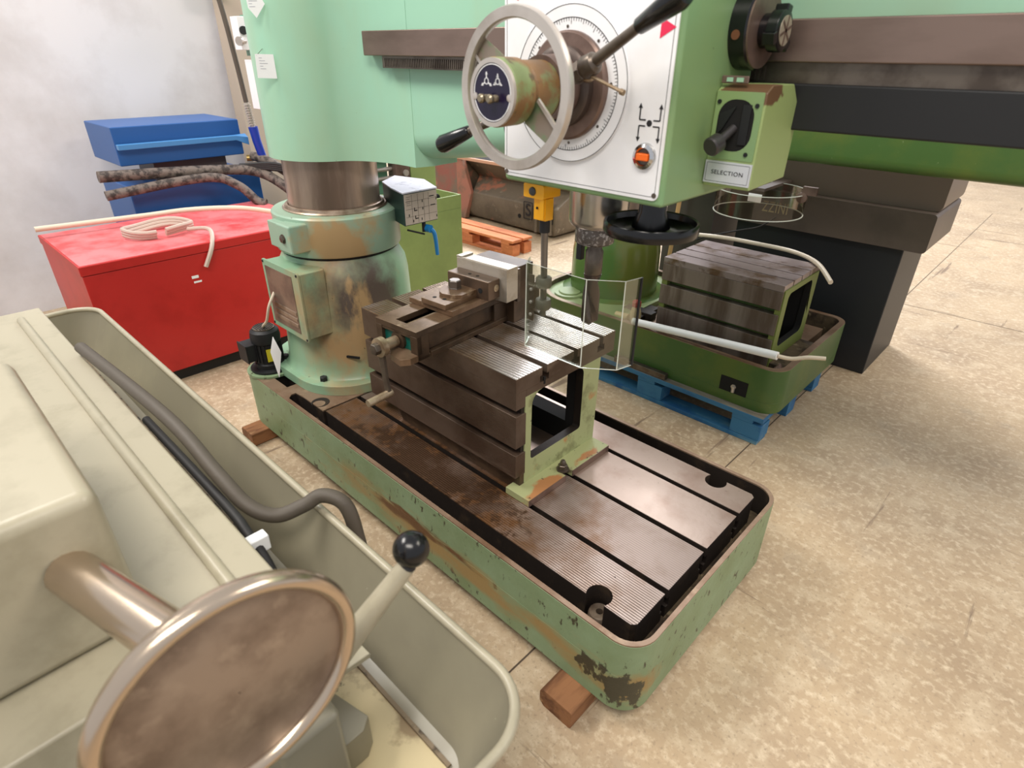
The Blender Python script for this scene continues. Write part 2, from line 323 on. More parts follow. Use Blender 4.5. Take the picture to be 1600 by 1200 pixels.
# four planed strips with tee slots between them
def strip(x0, x1, y0, y1, slo, shi, notch=None, m=m_slab):
    g = G(); r = .012
    if notch:
        side, cx, rad = notch; w_ = math.sqrt(rad ** 2 - .02 ** 2)
        if side == 'lo':
            top = [(x0, y0)]
            for c in cx: top += [(c - w_, y0)] + [(c + rad * math.cos(t), y0 + .02 + rad * math.sin(t)) for t in [PI + .5 - (PI + 1.0) * i / 14 for i in range(15)]] + [(c + w_, y0)]
            top += [(x1 - r, y0), (x1, y0 + r), (x1, y1), (x0, y1)]
        else:
            top = [(x0, y0), (x1, y0), (x1, y1 - r), (x1 - r, y1)]
            for c in cx: top += [(c + w_, y1)] + [(c + rad * math.cos(t), y1 - .02 + rad * math.sin(t)) for t in [.5 - (PI + 1.0) * i / 14 for i in range(15)]] + [(c - w_, y1)]
            top += [(x0, y1)]
    else: top = [(x0, y0), (x1, y0), (x1, y1), (x0, y1)]
    lo = y0 + (.012 if slo else 0); hi = y1 - (.012 if shi else 0)
    g.prism(top, .3285, .331, 'z'); g.prism(top, .296, .3285, 'z', mi=1)
    ym = lambda y: y if (y0 < y < y1) or (y == y0 and not slo) or (y == y1 and not shi) else (lo if y == y0 else hi)
    g.prism([(p[0], ym(p[1])) for p in top], .262, .296, 'z', mi=1); g.prism(top, .222, .262, 'z', mi=1)
    return g
mk('slab_strip', strip(-1.935, -.46, .942, 1.088, 0, 1, ('lo', (-.585,), .036)), [m_slabg, m_pit], M)
mk('slab_strip', strip(-1.935, -.46, 1.108, 1.302, 1, 1), [m_slabg, m_pit], M)
mk('slab_strip', strip(-1.935, -.46, 1.322, 1.514, 1, 1), [m_slab, m_pit], M)
mk('slab_strip', strip(-1.935, -.46, 1.534, 1.652, 1, 0, ('hi', (-.59,), .036)), [m_slab, m_pit], M)
for x, y in ((-.585, .962), (-.59, 1.632), (-2.01, .962)):
    mk('anchor_boss', G().ring([(.031, .245), (.010, .245), (.010, .272), (.028, .272), (.031, .267)], (x + .006, y, 0), n=32).lathe([(.031, .222), (.031, .246)], (x + .006, y, 0), n=32), [m_rim], M)
    mk('anchor_hole', G().lathe([(.0102, .246), (.0102, .252)], (x + .006, y, 0), n=20), m_void, M)
mk('recess_shade_crescent', G().prism(circ(-2.01, .962, .037, 28), .3305, .3325, 'z', [circ(-2.006, .952, .0265, 28)]), m_pit, M)  # flat dark crescent painted as the shaded side of a sunken seat
# column sleeve
CX, CY = -2.26, 1.3; c0 = (CX, CY, 0)
foot = rrect(CX - .33, CX + .33, CY - .33, CY + .33, .25, 14)
mk('sleeve_foot', G().prism(foot, .331, .374, 'z'), [m_slv], M, .010, 3)
sl = mk('column_sleeve', G().lathe([(.31, .372), (.298, .385), (.29, .42), (.284, .52), (.279, .68), (.276, .77), (.268, .82), (.245, .862), (.24, .875)], c0, n=72), m_slv, M)
for t in range(6):
    q = math.radians(-58 + 60 * t); mk('foot_bolt', hexbolt((CX + .312 * math.cos(q), CY + .312 * math.sin(q), .374), (0, 0, 1), .016, .018), m_blackm, M, .001)
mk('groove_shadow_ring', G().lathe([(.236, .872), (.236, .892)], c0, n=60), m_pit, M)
mk('clamp_collar', G().lathe([(.252, .888), (.256, .894), (.256, 1.036), (.250, 1.042), (.212, 1.044)], c0, n=72), m_col2, M)
mk('seal_ring', G().ring([(.186, 1.040), (.209, 1.040), (.211, 1.047), (.206, 1.052), (.200, 1.050), (.197, 1.060), (.190, 1.062), (.186, 1.058)], c0, n=72), m_rim, M)
mk('column', G().lathe([(.184, .9), (.184, 1.27)], c0, n=72), m_steel, M)
mk('clamp_lug', G().box(-2.300, -2.224, 1.014, 1.12, .922, 1.022), m_col2, M, .004)
mk('clamp_lug', G().box(-2.221, -2.120, 1.008, 1.12, .916, 1.026), m_col2, M, .008)
mk('drain_slot', G().loft([[(-2.034, 1.128 + d, z), (-1.984, 1.157 + d, z), (-1.98, 1.150 + d, z), (-2.03, 1.121 + d, z)] for z, d in ((.474, 0), (.482, 0))]), m_void, M)
mk('clamp_bolt', hexbolt((-2.172, 1.008, .972), (0, -1, 0), .015, .010).lathe([(.018, 0), (.018, .004)], (-2.172, 1.009, .972), (0, -1, 0), 20), m_dsteel, M)
# junction box on the sleeve
jb = mk('junction_box', G().box(-2.345, -2.065, .992, 1.1, .585, .858), m_slv, M, .006)
cov = mk('cover_plate', G().prism(rrect(-2.352, -2.062, .576, .864, .008, 3), .984, .992, 'y'), m_slv, jb, .002)
mk('name_plate', G().box(-2.33, -2.115, .982, .985, .60, .84), mat('stained_plate', (146, 124, 108), .4, .5, layers=[((112, 94, 84), 8, .42, .62)]), jb)
for k in range(3): mk('maker_strip', G().box(-2.30, -2.12, .979, .983, .624 + .026 * k, .640 + .026 * k), m_rim, jb, .001)
for x in (-2.343, -2.072):
    for z in (.586, .854): mk('cover_screw', G().lathe([(.005, 0), (.005, .003)], (x, .984, z), (0, -1, 0), 10), m_blackm, jb)
# chart housing behind the collar with its blue valve lever
ch = mk('chart_housing', G().prism([(-1.95, 1.417), (-1.95, 1.588), (-2.12, 1.66), (-2.28, 1.62), (-2.2, 1.5), (-2.07, 1.45)], .985, 1.112, 'z'), mat('dark_teal_paint', (40, 62, 56), .4), M, .003)
mk('housing_lid', G().prism([(-1.948, 1.415), (-1.948, 1.59), (-2.12, 1.662), (-2.28, 1.622), (-2.2, 1.498), (-2.07, 1.448)], 1.112, 1.117, 'z'), mat('pale_bluish_lid', (222, 222, 236), .35, layers=[((170, 170, 190), 30, .55, .7)]), ch)  # lid much paler and bluer than the housing, with greyer flecks
cp = mk('speed_chart', G().box(-1.949, -1.945, 1.421, 1.584, .99, 1.109), mat('chart_grey', (176, 164, 152), .4), ch)
g = G()
for k in range(1, 4): g.box(-1.945, -1.9445, 1.424, 1.581, .99 + .030 * k, .9907 + .030 * k)
for y in (1.455, 1.485, 1.515, 1.54): g.box(-1.945, -1.9445, y, y + .0008, .993, 1.106)
for y, z in ((1.545, 1.086), (1.55, 1.05)): g.box(-1.945, -1.9445, y, y + .024, z, z + .004)
for y, z in ((1.465, 1.04), (1.468, 1.008)): g.box(-1.945, -1.9445, y, y + .004, z, z + .014).box(-1.945, -1.9445, y, y + .016, z, z + .004)
for y, z in ((1.437, 1.022), (1.457, .997), (1.506, 1.07), (1.507, 1.04), (1.5, .999), (1.578, 1.07), (1.578, 1.0)): g.box(-1.945, -1.9445, y, y + .004, z, z + .01)
for k in range(5): g.box(-1.945, -1.9445, 1.428, 1.428 + .022 - .003 * (k % 2), 1.066 + .008 * k, 1.067 + .008 * k)
mk('chart_print', g, m_ink, ch)
mk('valve_stem', G().tube([(-1.96, 1.52, .985), (-1.96, 1.52, .945)], .008).tube([(-1.965, 1.44, .965), (-1.96, 1.52, .935)], .004), m_blackm, M)
mk('valve_lever', G().lathe([(.016, 0), (.016, .03)], (-1.965, 1.53, .958), (1, .2, 0), 16).tube([(-1.94, 1.54, .955), (-1.932, 1.553, .93), (-1.93, 1.560, .845)], [.010, .009, .008], 8, sm=4), mat('blue_lever', (26, 112, 170), .35), M, label='blue valve lever under the chart box')
# arm
Rb = .224; ol = [(CX + Rb * math.cos(t), CY + Rb * math.sin(t)) for t in [math.radians(70) + (math.radians(290)) * i / 56 for i in range(57)]]
ol = [p for p in ol if not (p[0] > CX and p[1] > CY + .19)]
ol = [(CX + Rb * math.cos(math.radians(90 + 250 * i / 60)), CY + Rb * math.sin(math.radians(90 + 250 * i / 60))) for i in range(61)]
p0, p3 = ol[-1], (-1.80, 1.335); p1, p2 = (p0[0] + .020, p0[1] + .052), (-1.93, 1.335)
for i in range(1, 17):
    t = i / 16; ol.append(tuple((1 - t) ** 3 * p0[k] + 3 * (1 - t) ** 2 * t * p1[k] + 3 * (1 - t) * t * t * p2[k] + t ** 3 * p3[k] for k in (0, 1)))
ol += [(-1.745, 1.335), (-1.73, 1.40), (-1.74, Rb + CY)]
mk('arm_barrel', G().prism(ol, 1.244, 2.4, 'z'), m_mint, M, .018, 4)
rings = []
for x, zb in ((-1.80, 1.262), (-1.78, 1.264), (-1.7, 1.272), (-1.5, 1.296), (-1.3, 1.325), (-1.0, 1.37), (-.7, 1.46), (-.5, 1.54), (.5, 1.58)):
    ys = 1.3365; r = .085
    rings.append([(x, ys, 2.1)] + [(x, ys + r - r * math.cos(t), zb + r - r * math.sin(t)) for t in [.5 * PI * i / 10 for i in range(11)]] + [(x, 1.66 - .06 + .06 * math.sin(t), zb + .06 - .06 * math.cos(t)) for t in [.5 * PI * i / 6 for i in range(7)]] + [(x, 1.66, 2.1)])
mk('arm_beam', G().loft(rings), m_mint, M)
mk('casting_notch', G().loft([[(-1.99, 1.300, 1.611), (-1.99, 1.300, 1.612), (-1.99, 1.31, 1.612), (-1.99, 1.31, 1.611)], [(-1.917, 1.322, 1.602), (-1.917, 1.322, 1.611), (-1.917, 1.336, 1.611), (-1.917, 1.336, 1.602)]]), m_void, M)
mk('rack_shade_box', G().box(-.60, .5, 1.29, 1.345, 1.47, 1.552), m_blackm, M, .004)  # black box standing in for the shadow under rail and arm
mk('guide_rail', G().box(-1.918, .5, 1.282, 1.337, 1.587, 1.658), mat('planed_guide_rail', (138, 118, 108), .38, .7, layers=[((112, 94, 84), 5, .45, .65, (.3, 1, 1))]), M, .003)
rk = mk('rack_bar', G().box(-1.835, .5, 1.297, 1.337, 1.552, 1.587), m_dsteel, M)
g = G()
for k in range(150): g.box(-1.82 + k * .0085, -1.816 + k * .0085, 1.293, 1.297, 1.556, 1.580)
mk('rack_teeth', g, m_dsteel, rk, kind='stuff')
# drilling head
HX0, HX1, HY0, HY1, HZ0, HZ1 = -.981, -.571, 1.0, 1.285, 1.347, 2.05
H_ = mk('drill_head', G().box(HX0, HX1, HY0, HY1, HZ0, HZ1), m_head, M, .008, 3)
mk('face_plate', G().prism(rrect(HX0 + .004, HX1 - .009, HZ0 + .012, HZ1 - .02, .012, 4), .9965, 1.0, 'y'), m_white, H_, .0008)
g = G(); a, b, c, d, t = HX0 + .0105, HX1 - .0155, HZ0 + .0185, HZ1 - .03, .0008
g.prism(rrect(a, b, c, d, .010, 4), .9961, .9966, 'y', [rrect(a + t, b - t, c + t, d - t, .0095, 4)])
mk('border_line', g, m_ink, H_)
for x, z in ((HX0 + .011, HZ0 + .02), (HX1 - .017, HZ0 + .022)): mk('plate_screw', G().lathe([(.0048, 0), (.0048, .0012)], (x, .9965, z), (0, -1, 0), 12), m_dsteel, H_)
DX, DZ = -.80, 1.543
def yc(x, z, y=0): return (x, y, z)
dial = mk('dial_ring', G().ring([(.136, 0), (.085, 0), (.085, .006), (.135, .006), (.136, .005)], (DX, .997, DZ), (0, -1, 0), 90), m_white, H_)
g = G(); g.ring([(.1135, .006), (.1147, .006), (.1147, .0066), (.1135, .0066)], (DX, .997, DZ), (0, -1, 0), 90); g.ring([(.1345, .006), (.1355, .006), (.1355, .0066), (.1345, .0066)], (DX, .997, DZ), (0, -1, 0), 90)
for k in range(120):
    q = 2 * PI * k / 120; L_ = .010 if k % 10 == 0 else .007 if k % 5 == 0 else .005
    e, n_ = Vector((math.cos(q), 0, math.sin(q))), Vector((-math.sin(q), 0, math.cos(q))) * .0004; c_ = Vector((DX, .9905, DZ)); a_, b_ = c_ + e * .1133, c_ + e * (.1133 - L_)
    g.quad(a_ - n_, b_ - n_, b_ + n_, a_ + n_, .0005)
mk('dial_scale', g, m_ink, H_)
for k in range(24):
    q = 2 * PI * (k + .3) / 24
    if k % 3 == 0: mk('dial_rivet', G().lathe([(.0028, 0), (.0028, .001)], (DX + .1 * math.cos(q), .991, DZ + .1 * math.sin(q)), (0, -1, 0), 8), m_dsteel, H_)
# red triangles, arrow pictogram
mk('red_arrow_mark', G().prism([(-.613, 1.622), (-.584, 1.638), (-.6125, 1.652)], .9958, .9968, 'y'), m_pink, H_)
mk('red_arrow_mark', G().prism([(-.962, 1.70), (-.94, 1.688), (-.935, 1.705), (-.95, 1.715)], .9958, .9968, 'y'), m_pink, H_)
g = G(); px, pz = -.615, 1.491; g.lathe([(.0055, 0), (.0055, .001)], (px, .9968, pz), (0, -1, 0), 20)
for sx in (-1, 1):
    for sz in (-1, 1):
        x0, x1 = px + sx * .008, px + sx * .021
        g.box(min(x0, x1), max(x0, x1), .9958, .9968, pz + sz * .005 - .0012, pz + sz * .005 + .0012)
        z0, z1 = pz + sz * .005, pz + sz * .024; g.box(x1 - .0012, x1 + .0012, .9958, .9968, min(z0, z1), max(z0, z1))
        g.prism([(x1 - .0042, z1), (x1 + .0042, z1), (x1, z1 + sz * .008)], .9958, .9968, 'y')
mk('arrow_pictogram', g, m_ink, H_)
mk('selector_bezel', G().ring([(.024, 0), (.015, 0), (.014, .006), (.016, .009), (.022, .006)], (-.617, .9965, 1.435), (0, -1, 0), 40), m_chrome, H_)
mk('selector_face', G().lathe([(.0155, 0), (.0155, .003)], (-.617, .9965, 1.435), (0, -1, 0), 30), m_dsteel, H_)
mk('selector_lens', G().box(-.629, -.604, .984, .995, 1.4285, 1.441), m_or, H_, .002, label='orange selector knob lens')
# feed hub
hub = mk('feed_hub', G().lathe([(.094, 0), (.094, .010), (.090, .014), (.070, .016), (.070, .030), (.066, .034), (.056, .036), (.054, .085)], (DX, .993, DZ), (0, -1, 0), 72), m_brown, M)
mk('hub_core', G().lathe([(.0705, .016), (.0705, .030), (.066, .0345), (.056, .0365)], (DX, .993, DZ), (0, -1, 0), 72), mat('dark_hub_core', (88, 76, 70), .4, .5), hub)
mk('head_cable', G().tube([(-.988, 1.06, 1.60), (-.992, 1.03, 1.52), (-.994, 1.02, 1.45), (-.99, 1.05, 1.39)], .006, 8, sm=4), m_hosed, M)
for q in (2.4, 5.0): mk('index_mark', G().box(-.004, .004, -.001, .001, -.006, .006) if 0 else G().lathe([(.006, 0), (.006, .002)], (DX + .056 * math.cos(q), .942, DZ + .056 * math.sin(q)), (0, -1, 0), 5), m_void, hub)
m_hubg = mat('worn_green_hub', (126, 142, 92), .5, layers=[((132, 98, 58), 12, .46, .56), ((92, 76, 48), 26, .58, .66)], bump=(40, .001))
HZC = DZ - .004
barrel = mk('hub_barrel', G().lathe([(.050, 0), (.050, .06), (.046, .064), (.046, .068), (.054, .072), (.055, .118), (.052, .122)], (DX, .91, HZC), (0, -1, 0), 60), m_hubg, M)
mk('front_bezel', G().ring([(.0535, .118), (.0535, .126), (.046, .126), (.046, .118)], (DX, .91, HZC), (0, -1, 0), 60), m_alu, barrel)
mk('symbol_plate', G().lathe([(.047, .118), (.047, .1245)], (DX, .91, HZC), (0, -1, 0), 60), m_purple, barrel)
g = G(); g.ring([(.0432, .1245), (.0445, .1245), (.0445, .1252), (.0432, .1252)], (DX, .91, HZC), (0, -1, 0), 60)
for sx in (-1, 1):
    cx, cz = DX + sx * .0135, HZC + .018
    g.ring([(.0042, .1245), (.0052, .1245), (.0052, .1252), (.0042, .1252)], (cx, .91, cz), (0, -1, 0), 16)
    for k in range(3):
        q = PI / 2 + 2 * PI * k / 3; e = Vector((math.cos(q), 0, math.sin(q))); n_ = Vector((-math.sin(q), 0, math.cos(q))); c_ = Vector((cx, .7855, cz))
        if sx > 0: n_ = n_
        g.quad(c_ + e * .005 - n_ * .0008, c_ + e * .0115 - n_ * .0008, c_ + e * .0115 + n_ * .0008, c_ + e * .005 + n_ * .0008, .0007)
        tip = .0145 if sx < 0 else .0035; bs = .010 if sx < 0 else .008
        g.add([c_ + e * tip, c_ + e * bs + n_ * .0026, c_ + e * bs - n_ * .0026, c_ + e * tip + Vector((0, -.0007, 0)), c_ + e * bs + n_ * .0026 + Vector((0, -.0007, 0)), c_ + e * bs - n_ * .0026 + Vector((0, -.0007, 0))], [(0, 1, 2), (5, 4, 3), (0, 3, 4, 1), (1, 4, 5, 2), (2, 5, 3, 0)])
mk('white_symbols', g, m_paper, barrel)
for sx in (-1, 1):
    mk('push_button', G().lathe([(.006, 0), (.006, .006), (.0045, .008), (.0045, .012), (.0075, .013), (.0075, .018), (.005, .021)], (DX + sx * .0105, .7855, HZC - .008), (0, -1, 0), 20), mat('brass_button', (150, 138, 116), .3, .8), barrel)
    mk('rivet_boss', G().lathe([(.0055, 0), (.0055, .0015), (.003, .002)], (DX + sx * .0415, .7855, HZC - .006), (0, -1, 0), 18), m_alu, barrel)
# handwheel
WY = .842
wh = mk('feed_handwheel', G().ring([(.1315, -.004), (.1295, -.008), (.1135, -.008), (.1115, -.005), (.1115, .005), (.1135, .008), (.1295, .008), (.1315, .004)], (DX - .002, WY, HZC), (0, -1, 0), 96), m_alu, M)
for q in (math.radians(143), math.radians(-37)):
    e = Vector((math.cos(q), 0, math.sin(q))); n_ = Vector((-math.sin(q), 0, math.cos(q))); c_ = Vector((DX, WY + .004, HZC)); f_ = Vector((0, .006, 0))
    sec = [[c_ + e * r_ - n_ * w_ , c_ + e * r_ + n_ * w_ , c_ + e * r_ + n_ * (w_ * .8) + f_, c_ + e * r_ - n_ * (w_ * .8) + f_] for r_, w_ in ((.045, .028), (.08, .024), (.114, .019))]
    mk('spoke', G().loft(sec), mat('worn_spoke', (150, 136, 122), .4, .5, layers=[((128, 150, 112), 20, .48, .6)]), wh, .001)
    sec = [[c_ + e * r_ + n_ * (w_ * sg) + Vector((0, -.005, 0)), c_ + e * r_ + n_ * ((w_ - .006) * sg) + Vector((0, -.005, 0)), c_ + e * r_ + n_ * ((w_ - .004) * sg), c_ + e * r_ + n_ * (w_ * sg)] for sg in (1,) for r_, w_ in ((.05, .027), (.114, .018))]
    mk('spoke_rib', G().loft(sec), m_alu, wh)
# feed levers
def lever(name, root, gs, tip, lab):
    l = mk(name, G().tube([root, gs], [.0105, .0085], 16), m_dsteel, M, label=lab)
    r0, t0 = Vector(gs), Vector(tip); d_ = (t0 - r0)
    mk('grip', G().tube([r0, r0 + d_ * .03, r0 + d_ * .5, r0 + d_ * .85, r0 + d_ * .96, t0], [.010, .0125, .0165, .019, .016, .006], 20), m_black, l)
    return l
la = lever('feed_lever', (-.716, .932, 1.576), (-.604, .915, 1.636), (-.512, .893, 1.678), 'feed lever pointing to the upper right')
lb = lever('feed_lever', (-.862, .938, 1.510), (-.990, .905, 1.455), (-1.075, .892, 1.419), 'feed lever pointing to the lower left')
mk('lever_nut', hexbolt((-.738, .932, 1.566), (.88, 0, .42), .0185, .020).lathe([(.017, .02), (.020, .026), (.018, .046), (.012, .052)], (-.738, .932, 1.566), (.88, 0, .42), 20), m_dsteel, la, .001)
sl_ = mk('locking_pin', G().tube([(-.705, .93, 1.566), (-.630, .925, 1.543)], .003, 8).lathe([(.005, 0), (.005, .008)], (-.634, .925, 1.544), (1, 0, -.3), 10), m_crank, M)
mk('pin_boss', G().lathe([(.012, 0), (.012, .01), (.008, .016)], (-.715, .945, 1.566), (0, -1, 0), 12), m_crank, sl_)
# side: round switch and selection box
sw = mk('switch_base', G().lathe([(.069, 0), (.069, .030), (.066, .033)], (-.571, 1.222, 1.642), (1, 0, 0), 60), m_black, M)
mk('switch_plate', G().lathe([(.066, .033), (.066, .036)], (-.571, 1.222, 1.642), (1, 0, 0), 60), m_brown, sw)
mk('side_screw', G().lathe([(.008, 0), (.008, .002)], (-.556, 1.1545, 1.630), (0, -1, 0), 16), mat('copper_screw', (130, 84, 60), .5, .6), sw)
kn = mk('switch_knob', G().lathe([(.028, .036), (.028, .05), (.034, .052), (.034, .072), (.030, .074)], (-.571, 1.222, 1.637), (1, 0, 0), 40), m_black, sw, .001)
for k in range(3):
    g = G(); q = math.radians(80 + 120 * k); e = Vector((0, math.cos(q), math.sin(q))); n_ = Vector((0, -math.sin(q), math.cos(q))); c_ = Vector((-.521, 1.222, 1.637))
    g.loft([[c_ + e * r_ - n_ * .010, c_ + e * r_ + n_ * .010, c_ + e * r_ + n_ * .010 + Vector((.024, 0, 0)), c_ + e * r_ - n_ * .010 + Vector((.024, 0, 0))] for r_ in (.02, .041)]); mk('knob_wing', g, m_black, sw, .002)
mk('knob_face', G().lathe([(.024, .074), (.024, .0755)], (-.571, 1.222, 1.637), (1, 0, 0), 30), mat('beige_metal', (176, 164, 146), .4, .4), sw)
g = G()
for k in range(3):
    q = math.radians(20 + 60 * k); e = Vector((0, math.cos(q), math.sin(q))) * .023; n_ = Vector((0, -math.sin(q), math.cos(q))) * .0022; c_ = Vector((-.4953, 1.222, 1.637)); g.quad(c_ - e - n_, c_ + e - n_, c_ + e + n_, c_ - e + n_, .0006)
mk('knob_mark', g, m_brown, sw)
m_selb = mat('chipped_pale_green', (152, 170, 110), .4, layers=[((108, 80, 56), 8, .60, .64, None, ((-.50, 1.17, 1.54), (.1, .08, .03))), ((90, 92, 60), 40, .70, .74)])
prof = [(1.147, 1.372), (1.310, 1.378), (1.312, 1.503), (1.262, 1.552), (1.165, 1.552), (1.147, 1.54)]
sb = mk('selection_box', G().prism(prof, -.571, -.474, 'x'), m_selb, M, .003)
mk('selection_front', G().prism(rrect(-.568, -.478, 1.424, 1.541, .003, 2), 1.1455, 1.148, 'y', [rrect(-.560, -.490, 1.439, 1.528, .03, 6)]), m_head, sb)
mk('window_recess', G().prism(rrect(-.560, -.490, 1.439, 1.528, .03, 6), 1.1463, 1.1468, 'y'), m_void, sb)
mk('bent_cover', G().quad((-.556, 1.1445, 1.468), (-.548, 1.143, 1.475), (-.525, 1.1435, 1.517), (-.556, 1.1445, 1.503), .001).box(-.513, -.497, 1.1435, 1.1455, 1.452, 1.52), m_blackm, sb)
for x, z in ((-.561, 1.523), (-.488, 1.519), (-.493, 1.436), (-.556, 1.442)): mk('box_screw', G().lathe([(.004, 0), (.004, .002)], (x, 1.1455, z), (0, -1, 0), 10), m_blackm, sb)
mk('selection_lever', G().tube([(-.525, 1.146, 1.48), (-.533, 1.12, 1.462)], .008, 12).lathe([(.012, 0), (.0175, .006), (.0175, .026), (.015, .029)], (-.536, 1.122, 1.458), (-.2, -1, -.35), 28), [mat('dark_lever_knob', (64, 60, 60), .35, .3)], sb)
mk('selection_label', G().box(-.569, -.4755, 1.1435, 1.1465, 1.379, 1.420), mat('silver_label', (214, 216, 222), .3, .3), sb)
g = G(); g.prism(rrect(-.5655, -.4790, 1.3825, 1.4165, .001, 1), 1.1430, 1.1436, 'y', [rrect(-.5650, -.4795, 1.3830, 1.4160, .001, 1)]); mk('label_border', g, m_ink, sb)
text('label_lettering', 'SELECTION', .0108, (-.522, 1.1431, 1.3995), (1, 0, 0), (0, 0, 1), m_ink, sb, .0003, sx=1.08)
mk('oil_sight', G().box(-.567, -.515, 1.15, 1.154, 1.553, 1.566), m_brown, sb, .002)
mk('sight_glass', G().box(-.556, -.544, 1.1485, 1.1505, 1.556, 1.563).box(-.537, -.524, 1.1485, 1.1505, 1.556, 1.563), m_mint, sb)
# quill, spindle, lower black handwheel
SX, SY = -.855, 1.2
mk('quill', G().lathe([(.064, 1.232), (.071, 1.240), (.0725, 1.248), (.0725, 1.36)], (SX, SY, 0), n=60), m_pol if 0 else mat('bright_quill', (196, 190, 184), .22, .85), M)
mk('spindle_nose', G().lathe([(.044, 1.186), (.049, 1.190), (.049, 1.228), (.046, 1.234)], (SX - .006, SY, 0), n=48), mat('knurled_steel', (104, 96, 90), .4, .85, layers=[((170, 164, 158), 120, .52, .60)], bump=(160, .001)), M)
mk('ejector_key', G().box(-.9085, -.893, 1.19, 1.206, 1.135, 1.192), m_blackm, M, .001)
bw = mk('fine_feed_handwheel', G().ring([(.102, 1.243), (.104, 1.248), (.104, 1.266), (.101, 1.270), (.097, 1.268), (.094, 1.256), (.06, 1.250), (.04, 1.256), (.04, 1.246), (.06, 1.240)], (-.677, 1.15, .012), n=72), m_black, M)
mk('hub_cone', G().lathe([(.042, 1.246), (.042, 1.256), (.03, 1.29), (.030, 1.336)], (-.677, 1.15, .012), n=36), m_black, bw)

# ------------------------------------------------------------ twist drill
D = thing('twist_drill', 'dark steel twist drill hanging point down in the spindle', 'drill bit', (SX - .003, SY, .948))
g = G(); DXc, DYc = SX - .003, SY
mk('shank', G().lathe([(.0205, 1.10), (.0225, 1.11), (.0225, 1.165), (.019, 1.17), (.019, 1.19)], (DXc, DYc, 0), n=32), m_dsteel, D)
rings = []
N_ = 36
for k in range(41):
    z = 1.105 - k * .0035; tw = k * .085; sc_ = 1.0 if k < 38 else (1 - (k - 37) * .26)
    sc_ = max(sc_, .12); ring = []
    for i in range(N_):
        q = 2 * PI * i / N_; r_ = .0228
        for c_ in (0, PI):
            dq = abs((q - c_ + PI) % (2 * PI) - PI)
            if dq < .75: r_ = min(r_, .0228 - .0135 * math.cos(dq / .75 * PI / 2) * min(1, k / 6))
        ring.append((DXc + r_ * sc_ * math.cos(q + tw), DYc + r_ * sc_ * math.sin(q + tw), z))
    rings.append(ring)
mk('fluted_body', G().loft(rings), mat('dark_drill_steel', (88, 76, 74), .3, .85), D)

# ------------------------------------------------------------ clear drill guard
GD = thing('drill_guard', 'clear folded plastic chip guard on a yellow bracket under the drill head', 'guard', (-.95, 1.1, .9))
yb = mk('bracket', G().prism(rrect(-.945, -.884, 1.311, 1.342, .004, 3), 1.026, 1.085, 'y').box(-.920, -.884, 1.035, 1.062, 1.262, 1.311).box(-.898, -.886, 1.029, 1.036, 1.266, 1.311), m_yel, GD, .003)
mk('bracket_button', G().lathe([(.010, 0), (.009, .003), (.004, .005)], (-.917, 1.026, 1.326), (0, -1, 0), 20), mat('dark_grey_button', (66, 66, 68), .4), yb)
mk('pin_hole', G().lathe([(.003, 0), (.003, .001)], (-.909, 1.034, 1.289), (0, -1, 0), 10), m_void, yb)
RX, RY = -.957, 1.118
mk('rod_socket', G().lathe([(.0125, 1.232), (.0125, 1.264)], (-.900, 1.052, 0), n=24), m_blackm, GD)
mk('guard_rod', G().tube([(-.900, 1.052, 1.245), (-.953, 1.118, 1.09), (-.953, 1.118, .985)], .0085, 16), mat('grey_rod', (140, 134, 128), .4, .5), GD)
for z in (1.066, 1.006): mk('rod_clamp', G().lathe([(.019, z), (.021, z + .003), (.021, z + .024), (.019, z + .027)], (-.953, 1.118, 0), n=24), mat('grey_clamp', (150, 142, 132), .45, .4), GD)
mk('mounting_plate', G().box(-.990, -.966, 1.094, 1.097, .972, 1.10), m_brown, GD, .001)
for z in (1.06, 1.025, .99): mk('plate_button', G().lathe([(.0045, 0), (.0045, .002), (.003, .003)], (-.975, 1.094, z), (0, -1, 0), 14), m_alu, GD)
gp = [(-1.045, 1.180), (-.989, 1.09), (-.798, 1.093), (-.724, 1.148), (-.713, 1.200)]
ZT, ZB = 1.130, .893
pan = []
for i in range(4):
    a_, b_ = Vector((*gp[i], 0)), Vector((*gp[i + 1], 0)); n_ = Vector((b_.y - a_.y, a_.x - b_.x, 0)).normalized() * .003
    if i == 0:
        a_ = a_.lerp(b_, .55)
    vs = [a_, b_, b_ - n_, a_ - n_]
    zb = ZB if i else .90
    o = mk('guard_panel', G().add([v + Vector((0, 0, zb)) for v in vs] + [v + Vector((0, 0, ZT)) for v in vs], [(3, 2, 1, 0), (4, 5, 6, 7), (0, 1, 5, 4), (1, 2, 6, 5), (2, 3, 7, 6), (3, 0, 4, 7)]), m_glass, GD)
    pan.append(o)
    for z in (zb, ZT): mk('panel_edge', G().tube([a_ + Vector((0, 0, z)), b_ + Vector((0, 0, z))], .0009, 6), m_edge, GD)
for i in (1, 2, 3): mk('fold_line', G().tube([(*gp[i], ZB), (*gp[i], ZT)], .0013, 6), m_edge, GD)
mk('edge_strip', G().tube([(*gp[4], ZB), (*gp[4], ZT)], .0035, 8), m_blackm, GD, label='black edging strip')

